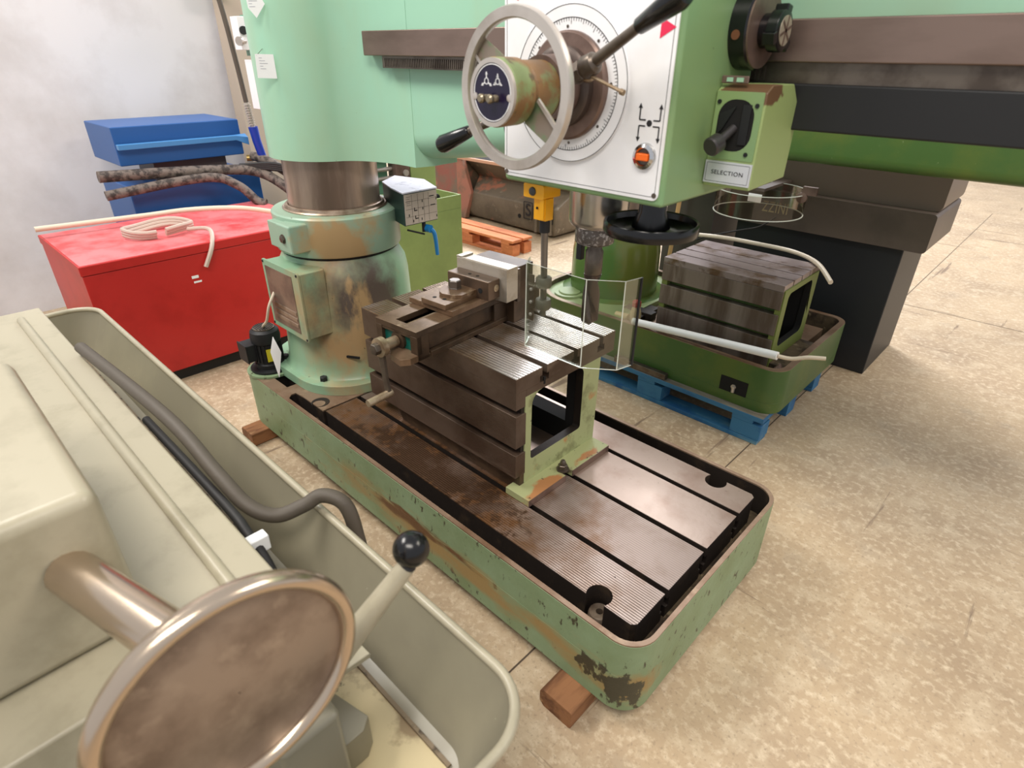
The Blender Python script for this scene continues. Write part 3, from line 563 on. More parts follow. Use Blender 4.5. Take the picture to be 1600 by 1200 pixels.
# ------------------------------------------------------------ box table
BT = thing('box_table', 'tall iron box table with slotted top and open green end, bolted on the machine base', 'machine table', (-1.43, 1.35, .331))
BX0, BX1, BY0 = -1.83, -1.03, 1.10
def topstrip(y0, y1, lo, hi):
    g = G(); l = y0 + (.010 if lo else 0); h = y1 - (.010 if hi else 0)
    g.prism([(y0, .762), (y1, .762), (y1, .764), (y0, .764)], BX0, BX1, 'x'); g.prism([(y0, .735), (y1, .735), (y1, .762), (y0, .762)], BX0, BX1, 'x', mi=1); g.prism([(l, .7125), (h, .7125), (h, .735), (l, .735)], BX0, BX1, 'x', mi=1); return g
ys = [(1.10, 1.217, 0, 1), (1.239, 1.371, 1, 1), (1.391, 1.511, 1, 1), (1.531, 1.60, 1, 0)]
for a_, b_, l, h in ys: mk('top_strip', topstrip(a_, b_, l, h), [m_top, m_plate], BT)
mk('top_slab', G().box(BX0, BX1, 1.147, 1.60, .688, .712), m_plate, BT)
# end frame seen from the right: near wall, far wall, lower rail
win = rrect(1.172, 1.432, .440, .688, (.012, .012, .03, .045), 5)
fr = [(1.142, .356), (1.517, .356), (1.525, .688), (1.142, .688)]
m_frame = mat('pale_olive_enamel', (160, 166, 120), .5, layers=[((120, 122, 84), 12, .52, .66), ((176, 118, 70), 8, .64, .72), ((60, 54, 38), 40, .68, .72)])
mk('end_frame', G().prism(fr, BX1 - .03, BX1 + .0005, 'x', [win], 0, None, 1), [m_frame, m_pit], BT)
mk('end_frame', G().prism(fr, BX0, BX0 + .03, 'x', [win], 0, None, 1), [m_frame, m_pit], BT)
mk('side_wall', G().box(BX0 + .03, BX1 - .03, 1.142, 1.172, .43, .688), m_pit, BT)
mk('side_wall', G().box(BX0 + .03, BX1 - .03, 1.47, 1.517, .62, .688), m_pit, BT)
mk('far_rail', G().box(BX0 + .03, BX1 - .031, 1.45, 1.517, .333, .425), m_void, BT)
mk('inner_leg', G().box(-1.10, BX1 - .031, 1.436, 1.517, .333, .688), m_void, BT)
for z0, z1 in ((.655, .712), (.513, .632), (.397, .486)): mk('side_plate', G().box(BX0, BX1 + (.001 if z0 < .6 else 0), 1.10, 1.146, z0, z1), m_plate, BT, 0 if z0 > .6 else .0015)
mk('side_strip', G().box(BX0, BX1 - .004, 1.128, 1.15, .632, .655).box(BX0, BX1 - .004, 1.128, 1.15, .486, .513), m_pit, BT)
mk('skirt', G().prism([(-1.66, .332), (BX1, .332), (BX1, .43), (-1.72, .43), (-1.70, .40)], 1.122, 1.146, 'y'), m_vise_d, BT)
mk('foot_flange', G().prism([(-1.06, 1.087), (-.957, 1.087), (-.957, 1.272), (-.985, 1.272), (-.998, 1.285), (-.998, 1.298), (-.985, 1.308), (-.957, 1.308), (-.957, 1.518), (-1.06, 1.518)], .331, .357, 'z'),
   mat('rusty_flange', (150, 154, 110), .55, layers=[((160, 110, 68), 14, .56, .66, (1, .5, 1), ((-.975, 1.17, .35), (.03, .10, .1))), ((160, 110, 68), 14, .60, .68, (1, .5, 1), ((-.975, 1.40, .35), (.03, .08, .1))), ((96, 76, 60), 14, .60, .7), ((52, 42, 32), 36, .64, .70)]), BT, .002)
mk('flange_edge', G().box(-.9575, -.9555, 1.087, 1.272, .332, .356).box(-.9575, -.9555, 1.308, 1.518, .332, .356), m_brown, BT)
mk('holding_bolt', hexbolt((-.985, 1.29, .357), (0, 0, 1), .017, .022).lathe([(.010, .02), (.010, .032), (.007, .038)], (-.985, 1.29, .357), n=14).lathe([(.022, 0), (.022, .004)], (-.985, 1.29, .357), n=24), m_dsteel, BT)
mk('slot_lug', G().box(-1.034, -1.029, 1.225, 1.233, .70, .725), m_void, BT)

# ------------------------------------------------------------ machine vise (own frame: x across, y along the screw)
V = thing('machine_vise', 'heavy brown steel machine vise with crank handle lying on the box table', 'vise', (-1.324, .97, .764), math.radians(4.5), local=True)
VW = -.190
slot = [(-.125, .03), (-.068, .03), (-.068, .36), (-.125, .36)]
mk('body', G().prism([(VW, 0), (0, 0), (0, .62), (VW, .62)], .08, .0995, 'z', [slot], 0, 1, 1).box(VW, -.162, 0, .62, .0, .08, 1).box(-.028, -.012, .05, .62, .02, .08, 1).box(-.03, 0, 0, .05, 0, .08, 1).box(VW, 0, .36, .62, .0, .08, 1), [m_vise, m_vise_d], V, .0015)
mk('body_base', G().box(VW - .004, .004, .055, .64, 0, .018).box(VW, 0, .0, .055, 0, .012), m_vise_d, V, .002)
mk('end_plate', G().prism([(VW, .0), (0, 0), (0, .08), (VW, .08)], .002, .02, 'y', [[(-.165, .016), (-.024, .016), (-.024, .070), (-.165, .070)]]), m_vise_d, V, .001)
mk('painted_recess', G().box(-.166, -.022, .012, .03, .014, .072), m_teal, V)
mk('bearing_boss', G().lathe([(.030, 0), (.030, .018)], (-.092, .02, .045), (0, -1, 0), 28), m_vise_d, V)
g = G(); g.tube([(-.084, .03, .078), (-.084, .36, .078)], .010, 14)
for k in range(60): g.ring([(.010, 0), (.0145, .0015), (.010, .003)], (-.084, .04 + k * .005, .078), (0, 1, 0), 14)
mk('lead_screw', g, m_crank, V)
mk('lug', G().prism([(-.075, -.045), (-.02, -.055), (.0, -.03), (.0, .02), (-.12, .02), (-.11, -.01)], .0, .022, 'z'), m_vise, V, .001)
sd = mk('moving_slide', G().box(-.2, .002, .155, .43, .1, .119), m_vise, V, .0015)
mk('slide_plate', G().box(-.132, -.022, .148, .33, .119, .136), m_vise, V, .001)
mk('slide_key', G().prism([(-.105, .205), (-.082, .195), (-.045, .205), (-.022, .225), (-.022, .33), (-.12, .33), (-.12, .225)], .136, .148, 'z'), m_vise, V, .001)
for x, y in ((-.1, .178), (-.062, .186)): mk('plate_hole', G().lathe([(.007, .1362), (.007, .1366)], (x, y, 0), n=16), m_void, V)
mk('clamp_bolt', hexbolt((-.088, .262, .147), (0, 0, 1), .0215, .030).lathe([(.021, 0), (.021, .004)], (-.088, .262, .147), n=24), m_chrome if 0 else mat('worn_bolt_head', (132, 124, 118), .3, .85), V, .001)
jw = mk('moving_jaw', G().box(-.155, .032, .295, .352, .119, .184), m_dsteel if 0 else mat('jaw_steel', (112, 94, 80), .35, .75), V, .003)
for x in (-.075, -.04): mk('jaw_screw', G().lathe([(.006, 0), (.006, .0008)], (x, .322, .184), (0, 0, 1), 14), m_pit, jw)
mk('jaw_side_screw', G().lathe([(.012, 0), (.012, .002), (.008, .003)], (.032, .333, .155), (1, 0, 0), 16).lathe([(.006, 0), (.006, .005)], (.032, .333, .155), (1, 0, 0), 6), m_crank, jw)
mk('jaw_socket', G().lathe([(.009, 0), (.009, .001)], (-.004, .295, .148), (0, -1, 0), 14), m_void, jw)
fj = mk('fixed_jaw', G().box(-.17, .035, .425, .53, .0, .20), m_vise_d, V, .003)
mk('jaw_insert', G().box(-.165, .06, .412, .427, .09, .205), m_dsteel, V, .001)
# crank
ck = mk('crank', G().lathe([(.0175, 0), (.0175, .060)], (-.096, .0, .045), (0, -1, 0), 28), m_crank, V)
mk('crank_ring', G().ring([(.018, -.012), (.031, -.010), (.031, .010), (.018, .012)], (-.096, -.062, .045), (0, -1, 0), 32), m_crank, ck)
mk('crank_nut', hexbolt((-.096, -.070, .045), (0, -1, 0), .019, .022), m_dsteel, ck, .001)
mk('crank_arm', G().loft([[(-.096 + s_ * (w_), -.062 + t_ * .008, z) for s_, t_ in ((-1, -1), (1, -1), (1, 1), (-1, 1))] if 0 else [(-.096 + dx + s_ * w_, -.062 + t_ * .0065, z) for s_, t_ in ((-1, -1), (1, -1), (1, 1), (-1, 1))] for z, w_, dx in ((.022, .012, 0), (-.05, .009, .006), (-.115, .010, .014))]), m_dsteel, ck, .002)
mk('crank_grip', G().lathe([(.013, 0), (.0145, .004), (.0125, .02), (.0125, .09), (.0115, .095)], (-.082, -.050, -.115), (0, -1, 0), 24), m_crank, ck)

# workpiece
B = thing('aluminium_block', 'pale milled aluminium block clamped upright in the vise', 'workpiece', (-1.324, .97, .764), math.radians(4.5), local=True)
mk('block', G().box(-.165, .062, .353, .411, .103, .218), m_blk, B, .0015)
mk('top_rail', G().box(-.165, -.140, .353, .411, .218, .224).box(-.165, .062, .353, .357, .218, .221), m_blk, B, .0008)

# ------------------------------------------------------------ coolant pump on the base
P_ = thing('coolant_pump', 'small black electric coolant pump standing on the far end of the machine base', 'pump', (-2.435, .965, .343))
pc = (-2.435, .965, 0)
mk('mounting_flange', G().lathe([(.088, .343), (.088, .352), (.066, .356)], pc, n=40), m_blackm, P_)
g = G(); g.lathe([(.064, .354), (.064, .375), (.056, .38), (.056, .47), (.062, .475), (.064, .50), (.060, .525), (.048, .535)], pc, n=40)
for k in range(20): q = 2 * PI * k / 20; e = Vector((math.cos(q), math.sin(q), 0)); n_ = Vector((-e.y, e.x, 0)) * .0018; c_ = Vector((*pc[:2], .385)); g.loft([[c_ + e * .05 - n_, c_ + e * .062 - n_, c_ + e * .062 + n_, c_ + e * .05 + n_], [p + Vector((0, 0, .085)) for p in (c_ + e * .05 - n_, c_ + e * .062 - n_, c_ + e * .062 + n_, c_ + e * .05 + n_)]])
mk('motor_body', g, m_blackm, P_)
g = G(); g.lathe([(.046, .534), (.046, .540), (.04, .542)], pc, n=30); mk('fan_cover', g, m_dsteel, P_)
g = G()
for k in range(-4, 5): l = math.sqrt(.042 ** 2 - (k * .009) ** 2); g.box(pc[0] - l, pc[0] + l, pc[1] + k * .009 - .002, pc[1] + k * .009 + .002, .5415, .5430)
mk('fan_grille', g, m_void, P_)
tb = mk('terminal_box', G().box(-2.505, -2.425, .868, .925, .395, .475), m_blackm, P_, .004)
mk('terminal_lid', G().box(-2.508, -2.422, .864, .870, .392, .478), m_dsteel if 0 else m_blackm, tb, .002)
mk('rating_sticker', G().quad((-2.379, .932, .395), (-2.372, .972, .395), (-2.372, .972, .455), (-2.379, .932, .455), .0015), mat('yellow_sticker', (206, 190, 40), .5), P_)
solo('cable', G().tube([(-2.44, .965, .535), (-2.40, .955, .56), (-2.345, .95, .60), (-2.30, .955, .68), (-2.30, 1.0, .75), (-2.32, 1.03, .80)], .006, 8, sm=6), m_cream, 'cream cable rising from the pump past the junction box', 'cable')
solo('tag', G().add([Vector(p) + Vector((.0, 0, 0)) for p in [(-2.283, .935, .55), (-2.293, .916, .481), (-2.287, .928, .357), (-2.273, .952, .475)]] + [Vector(p) + Vector((.002, .001, 0)) for p in [(-2.283, .935, .55), (-2.293, .916, .481), (-2.287, .928, .357), (-2.273, .952, .475)]], [(0, 1, 2, 3), (7, 6, 5, 4), (0, 4, 5, 1), (1, 5, 6, 2), (2, 6, 7, 3), (3, 7, 4, 0)]), m_paper, 'white pointed card tag hanging beside the coolant pump', 'tag')
def tag_(pts, lab):
    t = thing('tag', lab, 'tag', tuple(pts[0])); nrm = Vector((.867, -.4985, 0)); pts = [Vector(p) for p in pts]; n = len(pts)
    mk('card', G().add(pts + [p + nrm * .0015 for p in pts], [tuple(range(n)), tuple(range(2 * n - 1, n - 1, -1))] + [(i, (i + 1) % n, n + (i + 1) % n, n + i) for i in range(n)]), m_paper, t)
    c_ = sum(pts, Vector()) / n; u_ = (pts[1] - pts[0]).normalized(); g = G()
    for k in range(5):
        a_ = c_ + nrm * .0017 - u_ * .018 + Vector((0, 0, .024 - k * .008)); L2 = .010 + .008 * ((k * 7) % 3); g.quad(a_, a_ + u_ * L2, a_ + u_ * L2 + Vector((0, 0, .0012)), a_ + Vector((0, 0, .0012)), .0004)
    mk('tie_wire', G().tube([pts[0] + Vector((.004, .004, -.004)), pts[0] + Vector((-.03, .05, .02))], .0008, 6), m_dsteel, t)
    mk('pencil_marks', g, mat('pencil', (150, 150, 165), .7), t)
tag_([(-2.197, 1.039, 1.589), (-2.168, 1.09, 1.588), (-2.168, 1.09, 1.515), (-2.199, 1.036, 1.517)], 'square white card tag hanging on the arm barrel, lower of two')
tag_([(-2.196, 1.042, 1.755), (-2.174, 1.079, 1.756), (-2.168, 1.09, 1.732), (-2.184, 1.062, 1.692), (-2.195, 1.044, 1.72)], 'pointed white card tag at the top edge of the picture on the arm barrel')

# ------------------------------------------------------------ wooden blocks under the base
def wblock(x0, x1, y0, y1, lab):
    g = G(); r = .016; g.prism([(x0 + r, 0), (x1 - r * .4, 0), (x1, r * .4), (x1, .07 - r * .3), (x1 - r * .3, .0695), (x0 + r * .8, .0695), (x0, .07 - r), (x0, r)], y0, y1, 'y')
    return solo('wooden_block', g, m_wood, lab, 'wooden block', .002)
wblock(-.634, -.522, .788, 1.6, 'short squared timber under the near corner of the machine base')
wblock(-2.50, -2.392, .79, 1.6, 'squared timber under the column end of the machine base')

# ------------------------------------------------------------ second machine on its blue pallet
def pallet(name, lab, x0, y0, L, W, h, mt, mb, tops, blocksx, group=None):
    """euro pallet, long side along x; tops = (y0, y1) of each top board"""
    t = thing(name, lab, 'pallet', (x0 + L / 2, y0 + W / 2, 0), group=group); tz = .022
    for a, b in tops: mk('deck_board', G().box(x0, x0 + L, y0 + a, y0 + b, h - tz, h), mt, t, .002)
    for bx in blocksx: mk('cross_board', G().box(x0 + bx, x0 + bx + .1, y0, y0 + W, h - 2 * tz, h - tz - .0005), mb, t, .001)
    for by in ((0, W / 2 - .05, W - .1) if W > .4 else (0, W - .1)):
        mk('bottom_board', G().box(x0 + .005, x0 + L - .005, y0 + by, y0 + by + .1, 0, .022), mb, t, .002)
        for bx in blocksx: mk('pallet_block', G().box(x0 + bx, x0 + bx + (.14 if by else .145), y0 + by + .002, y0 + by + .1, .0225, h - 2 * tz - .0005), mb, t, .003)
    return t
pl_ = pallet('euro_pallet', 'blue painted wooden pallet carrying the dark green machine', -1.93, 2.435, 1.2, .80, .145, m_greyw, m_bluep, [(0, .145), (.18, .28), (.33, .47), (.52, .62), (.66, .80)], (0, .53, 1.055))
mk('edge_paint', G().box(-1.932, -.728, 2.432, 2.4345, .122, .1455).box(-.7305, -.7280, 2.435, 3.235, .122, .1455), m_bluep, pl_)
M2 = thing('radial_drilling_machine', 'dark green drilling machine base and column standing on the blue pallet', 'machine', (-1.75, 2.95, .1455))
o2 = rrect(-2.27, -.705, 2.475, 3.36, (.3, .09, .09, .3), 10); i2 = rrect(-2.24, -.735, 2.505, 3.33, (.27, .06, .06, .27), 10)
mk('base_casting', G().prism(o2, .1455, .20, 'z').prism(o2, .20, .366, 'z', [i2], 0, None, 1), [m_dgreen, m_dirt], M2, .003)
mk('machined_rim', G().prism(rrect(-2.269, -.706, 2.476, 3.359, (.299, .089, .089, .299), 10), .366, .369, 'z', [i2]), m_rimtop, M2)
mk('base_table', G().box(-1.70, -.80, 2.58, 3.28, .20, .31), m_rimtop, M2, .004)
mk('column_seat', G().prism(rrect(-2.238, -1.62, 2.507, 3.328, (.26, .05, .05, .26), 10), .20, .340, 'z'), mat('pale_pad', (150, 164, 116), .4), M2, .004)
mk('lifting_pocket', G().prism([(-.978, .198), (-.845, .198), (-.845, .272), (-.978, .272)], 2.4725, 2.4755, 'y'), m_void, M2)
mk('pocket_bolt', G().lathe([(.013, 0), (.013, .008)], (-.91, 2.476, .232), (0, -1, 0), 6).tube([(-.908, 2.468, .236), (-.908, 2.468, .205)], .008, 8), m_alu, M2)
mk('round_pad', G().lathe([(.09, .34), (.09, .352), (.065, .353), (.065, .358), (.062, .361)], (-2.06, 2.66, 0), n=36), m_lgreen if 0 else mat('pale_pad', (150, 164, 116), .4), M2)
mk('column_sleeve', G().lathe([(.31, .31), (.31, .34), (.262, .35), (.262, .42), (.258, .58), (.245, .68), (.215, .75), (.18, .80), (.17, .81)], (-1.95, 2.95, 0), n=56), mat('glossy_dark_green', (86, 116, 60), .22, layers=[((106, 112, 50), 3, .45, .6, None, ((-1.72, 2.8, .6), (.12, .3, .4)))]), M2)
mk('column', G().lathe([(.15, .79), (.15, 2.1)], (-1.93, 2.97, 0), n=40), m_steel, M2)
mk('foot_bracket', G().box(-1.70, -1.52, 2.70, 2.76, .31, .35).box(-1.66, -1.56, 2.64, 2.86, .31, .335), m_pit, M2, .003)
mk('arm_beam', G().prism(rrect(2.98, 3.3, 1.165, 1.8, .05, 5), -1.95, .9, 'x'), m_dgreen, M2)
BT2 = thing('box_table', 'weathered iron box table with three dark side plates on the dark green machine', 'machine table', (-1.13, 2.82, .31))
a0, a1 = -1.435, -.825
for z0, z1 in ((.60, .684), (.475, .575), (.315, .452)): mk('side_plate', G().box(a0, a1 - .006, 2.605, 2.66, z0, z1), mat('streaked_iron', (134, 120, 112), .4, .4, layers=[((96, 80, 70), 9, .44, .62, (1, 1, .12)), ((140, 126, 118), 14, .60, .72, (1, 1, .15))]), BT2, .002)
mk('side_strip', G().box(a0, a1 - .01, 2.645, 2.67, .31, .70), m_dgreen, BT2)
for y0, y1 in ((2.605, 2.70), (2.712, 2.80), (2.812, 2.90), (2.912, 3.03)): mk('top_strip', G().box(a0, a1 - .006, y0, y1, .685, .716), mat('stained_top', (158, 142, 140), .3, .5, layers=[((112, 88, 68), 7, .50, .62), ((90, 66, 46), 12, .62, .72)]), BT2, .0015)
w2 = rrect(2.665, 2.955, .40, .665, .03, 4)
mk('end_frame', G().prism([(2.612, .312), (3.02, .312), (3.02, .69), (2.612, .69)], a1 - .03, a1, 'x', [w2], 0, None, 1), [mat('olive_frame', (112, 122, 60), .5), m_void], BT2, .002)
mk('end_frame', G().prism([(2.612, .312), (3.02, .312), (3.02, .69), (2.612, .69)], a0, a0 + .03, 'x', [w2], 0, None, 1), [_m['olive_frame'], m_void], BT2)
mk('side_wall', G().box(a0 + .03, a1 - .03, 2.66, 2.69, .315, .69).box(a0 + .03, a1 - .03, 2.96, 3.0, .315, .69), m_void, BT2)
mk('foot_flange', G().box(a1, a1 + .07, 2.62, 3.0, .31, .335), m_dirt, BT2, .002)
solo('tube_lamp', G().tube([(-1.50, 2.487, .383), (-.752, 2.478, .448)], .0185, 20), mat('white_lamp_tube', (240, 240, 240), .35), 'white tubular machine lamp leaning along the rim of the dark green machine', 'lamp')
solo('cable', G().tube([(-.752, 2.478, .448), (-.70, 2.50, .445), (-.64, 2.52, .465), (-.58, 2.55, .47)], .009, 10, sm=6), m_cream, 'white cable leaving the right end of the tube lamp', 'cable')
solo('steel_bar', G().box(-1.56, -1.248, 2.438, 2.468, .146, .178), m_dsteel, 'dark square steel bar lying on the front edge of the blue pallet', 'bar', .002)
bt = thing('spray_bottle', 'small cream bottle with a red cap standing inside the dark green base', 'bottle', (-1.57, 2.66, .311))
mk('bottle', G().lathe([(.026, .311), (.03, .318), (.03, .37), (.022, .40), (.017, .41)], (-1.57, 2.62, 0), n=24), mat('cream_bottle', (222, 196, 150), .4), bt)
mk('cap', G().lathe([(.024, .41), (.024, .435), (.02, .44)], (-1.57, 2.62, 0), n=24), m_red, bt)
mk('sleeve', G().tube([(-1.68, 2.60, .335), (-1.60, 2.60, .34)], .02, 12), _m['cream_bottle'], bt)
solo('oil_tin', G().lathe([(.02, .311), (.02, .335), (.012, .345), (.004, .36)], (-.77, 2.60, 0), n=16), m_brown, 'small brown screw cap lying in the tray beside the weathered box table', 'cap')
solo('cable', G().tube([(-1.62, 3.12, .70), (-1.40, 3.12, .722), (-1.2, 3.14, .722), (-1.0, 3.13, .722), (-.84, 3.0, .728), (-.72, 2.85, .70)], .011, 8, sm=6), m_cream, 'thick cream cable lying along the far edge of the weathered box table', 'cable')
solo('cable', G().tube([(-1.60, 3.26, .640), (-1.54, 3.26, .672), (-1.39, 3.27, .728), (-1.26, 3.28, .775), (-1.18, 3.28, .842)], .004, 8, sm=6), m_hosed, 'thin black wire rising to the taupe bench drill', 'cable')

# ------------------------------------------------------------ bench drill and cabinets behind
BD = thing('bench_drill', 'taupe drilling machine with round clear guard and cream lettering on its base', 'machine', (-1.25, 3.75, 0))
mk('pedestal', G().box(-1.50, -.60, 3.55, 4.1, 0, .735), m_blackc, BD, .006)
mk('base_housing', G().prism(rrect(-1.56, -.5, .736, .93, .02, 4), 3.50, 4.05, 'y'), m_tauped, BD, .004)
mk('upper_housing', G().prism(rrect(-1.62, -.5, .93, 1.14, .03, 4), 3.56, 4.05, 'y'), mat('taupe_upper', (112, 98, 88), .4), BD, .004)
text('front_lettering', 'ZZINI', .085, (-1.275, 3.4985, .838), (1, 0, .0), (0, 0, 1), m_gold, BD, .001, sx=.62)
gc = (-1.265, 3.22, 0)
mk('round_guard', G().lathe([(.224, .868), (.224, .985)], gc, n=64, cap=False), m_glassc, BD)
g = G(); g.ring([(.222, .866), (.227, .866), (.227, .870), (.222, .870)], gc, n=64); g.ring([(.222, .984), (.227, .984), (.227, .987), (.222, .987)], gc, n=64)
mk('guard_rim', G().ring([(.222, .866), (.227, .866), (.227, .870), (.222, .870)], gc, n=64), m_edge, BD)
mk('guard_rim', G().ring([(.222, .984), (.227, .984), (.227, .987), (.222, .987)], gc, n=64), m_edge, BD)
mk('guard_arm', G().box(-1.29, -1.24, 3.2, 3.56, .975, .99), m_tauped, BD)
mk('paper_label', G().box(-1.285, -1.215, 3.115, 3.118, .935, .975), m_paper, BD)
mk('clamp_wheel', G().lathe([(.026, 0), (.026, .012), (.012, .014)], (-1.045, 3.2, .975), (0, -1, 0), 24).box(-1.05, -.98, 3.19, 3.21, .99, 1.03), m_brown, BD, .001)
solo('grey_cabinet', G().box(-1.96, -1.63, 3.5, 4.1, 0, .98), m_dgrey, 'charcoal sheet metal cabinet left of the taupe bench drill', 'cabinet', .006)
solo('wooden_stick', G().tube([(-1.86, 3.40, 0.012), (-1.84, 3.44, .90)], .014, 8), mat('pale_stick', (196, 158, 108), .6), 'pale wooden broom stick leaning on the charcoal cabinet', 'stick')

# ------------------------------------------------------------ rusty tub and orange pallet
T = thing('steel_tub', 'big rusty red and grey steel tub with boxed lettering', 'tub', (-4.45, 4.9, 0))
g = G()
tz = .62
mk('tub_body', G().loft([[(-4.93, 4.46, .03), (-3.66, 4.42, .03), (-3.66, 5.4, .03), (-4.93, 5.4, .03)], [(-4.86, 4.40, .10), (-3.62, 4.38, .10), (-3.62, 5.45, .10), (-4.86, 5.45, .10)], [(-4.80, 4.40, .30), (-3.60, 4.38, .30), (-3.60, 5.45, .30), (-4.80, 5.45, .30)], [(-4.92, 4.62, .42), (-3.60, 4.62, .42), (-3.60, 5.45, .42), (-4.92, 5.45, .42)], [(-4.92, 4.40, tz), (-3.60, 4.36, tz), (-3.60, 5.45, tz), (-4.92, 5.45, tz)]]), m_tubg, T, .01)
mk('end_panel', G().box(-5.45, -4.93, 4.36, 5.4, .02, .66), m_tub, T, .01)
mk('corner_rib', G().loft([[(-4.95, 4.34, .02), (-4.86, 4.34, .02), (-4.86, 4.40, .02), (-4.95, 4.40, .02)], [(-4.97, 4.34, .3), (-4.78, 4.37, .3), (-4.78, 4.40, .3), (-4.97, 4.40, .3)], [(-4.97, 4.34, .64), (-4.90, 4.34, .64), (-4.90, 4.40, .64), (-4.97, 4.40, .64)]]), mat('pinkish_rust', (160, 106, 88), .6, layers=[((118, 98, 80), 5, .5, .64)]), T)
mk('rim_bar', G().box(-5.46, -3.59, 4.33, 4.36, tz, tz + .03).box(-5.46, -3.59, 5.4, 5.44, tz, tz + .03), mat('bare_rim', (196, 150, 122), .5), T, .004)
mk('dark_top_sheet', G().box(-5.2, -3.7, 4.44, 5.36, tz - .005, tz + .012), m_void, T)  # flat near-black sheet laid across the tub top
mk('stiffener', G().box(-3.86, -3.83, 4.35, 4.38, .05, .40), m_tubg, T, .006)
mk('stiffener', G().box(-3.68, -3.65, 4.35, 4.38, .05, .40), m_tubg, T, .006)
mk('drain_hole', G().lathe([(.022, 0), (.022, .003)], (-4.09, 4.388, .165), (0, -1, 0), 20), m_void, T)
def boxed(s, x):
    g = G(); g.prism(rrect(x - .06, x + .06, .155, .325, .01, 2), 4.372, 4.376, 'y', [rrect(x - .052, x + .052, .163, .317, .008, 2)]); mk('letter_frame', g, m_ink, T)
    text('lettering', s, .17, (x, 4.3745, .24), (1, 0, 0), (0, 0, 1), m_ink, T, .001)
boxed('S', -3.965); boxed('9', -3.70)
OP = pallet('euro_pallet', 'orange stained wooden pallet lying before the rusty steel tub', -4.75, 3.72, 1.2, .26, .144, m_orange, m_orange, [(0, .12), (.145, .26)], (0, .53, 1.055))

# ------------------------------------------------------------ light green cabinet, rack
CB = thing('trough_cabinet', 'light green scratched steel cabinet with an open trough top', 'cabinet', (-3.32, 2.3, 0))
mk('cabinet_body', G().box(-3.50, -3.13, 1.75, 2.764, 0, .66), m_lgreen, CB, .004)
mk('trough_wall', G().box(-3.142, -3.13, 1.75, 2.764, .66, .748), m_lgreen, CB, .001)
mk('trough_wall', G().box(-3.50, -3.142, 2.752, 2.764, .66, .748), m_lgreen, CB, .001)
mk('trough_wall', G().box(-3.50, -3.488, 1.75, 2.752, .66, .748), m_lgreen, CB, .001)
mk('trough_floor', G().box(-3.488, -3.142, 1.75, 2.752, .66, .664), m_dirt, CB)
mk('hinge_block', G().box(-3.30, -3.20, 2.50, 2.56, .664, .77), m_lgreen, CB, .004)
mk('hinge_knob', G().lathe([(.014, 0), (.022, .004), (.022, .02), (.014, .024)], (-3.20, 2.60, .745), (1, -.3, 0), 16), m_blackm, CB)
solo('tall_panel', G().box(-3.66, -3.52, 2.645, 2.87, 0, 1.22), m_lgreen, 'tall light green panel standing behind the trough cabinet', 'panel', .005)
RK = thing('green_lathe', 'pale green machine with horizontal shafts seen below the arm', 'machine', (-3.85, 2.38, 0))
mk('machine_body', G().box(-4.1, -3.62, 2.25, 2.52, 0, 1.05), mat('seafoam_enamel', (112, 158, 130), .45), RK, .006)
mk('bearing_post', G().box(-3.62, -3.52, 2.525, 2.64, 0, 1.12), m_brown, RK, .004)
for z, r in ((.965, .020), (.89, .014), (.83, .014)): mk('shaft', G().tube([(-3.58, 2.26, z), (-3.58, 2.524, z)], r, 14), m_alu, RK)
for z in (.96, .86): mk('post_bolt', G().lathe([(.022, 0), (.022, .012)], (-3.52, 2.60, z), (1, 0, 0), 12), m_alu, RK)

# ------------------------------------------------------------ red cabinet, welder, hoses, post
RC = thing('red_cabinet', 'red sheet metal cabinet with a dusty pink top beside the machine column', 'cabinet', (-3.68, 1.1, 0))
mk('cabinet_body', G().box(-4.06, -3.275, .52, 1.76, .07, .668), m_red, RC, .004)
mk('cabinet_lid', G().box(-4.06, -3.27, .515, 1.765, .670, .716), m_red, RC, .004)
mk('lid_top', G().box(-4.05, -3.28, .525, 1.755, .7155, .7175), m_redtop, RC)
mk('plinth', G().box(-4.03, -3.31, .55, 1.73, .0, .07), m_blackm, RC)
mk('cabinet_marks', G().box(-3.274, -3.2735, .985, 1.02, .545, .56).box(-3.274, -3.2735, .99, 1.03, .52, .53), m_paper, RC)
WD = thing('welding_machine', 'blue welding machine with a folded carrying handle behind the red cabinet', 'welder', (-4.5, 1.5, 0))
mk('lower_case', G().box(-4.75, -4.2, 1.05, 1.865, 0, .875), m_blue, WD, .008)
mk('upper_case', G().box(-4.75, -4.22, 1.05, 1.80, .99, 1.205), m_blue, WD, .006)
mk('upper_foot', G().box(-4.6, -4.3, 1.25, 1.7, .875, .99), m_dgrey, WD)
mk('handle', G().loft([[(-4.20, 1.05, 1.085), (-4.16, 1.05, 1.085), (-4.16, 1.05, 1.115), (-4.20, 1.05, 1.115)], [(-4.20, 1.74, 1.085), (-4.16, 1.74, 1.085), (-4.16, 1.74, 1.115), (-4.20, 1.74, 1.115)], [(-4.20, 1.82, 1.06), (-4.16, 1.82, 1.05), (-4.16, 1.82, 1.10), (-4.20, 1.82, 1.12)]]), mat('light_blue', (70, 132, 188), .4), WD, .003)
mk('gas_fitting', G().lathe([(.022, 0), (.022, .04), (.014, .045), (.014, .07)], (-4.2, 1.80, .965), (.5, 1, 0), 14), mat('brass', (178, 150, 92), .35, .8), WD)
def hose(pts, r, m, lab, sm=8): return solo('hose', G().tube(pts, r, 12, sm=sm), m, lab, 'hose')
hose([(-4.17, 1.83, .98), (-4.05, 1.88, .95), (-3.95, 1.98, .86), (-3.9, 2.06, .80), (-3.88, 2.15, .74)], .030, m_hosew, 'thick wrapped grey hose running down from the brass fitting')
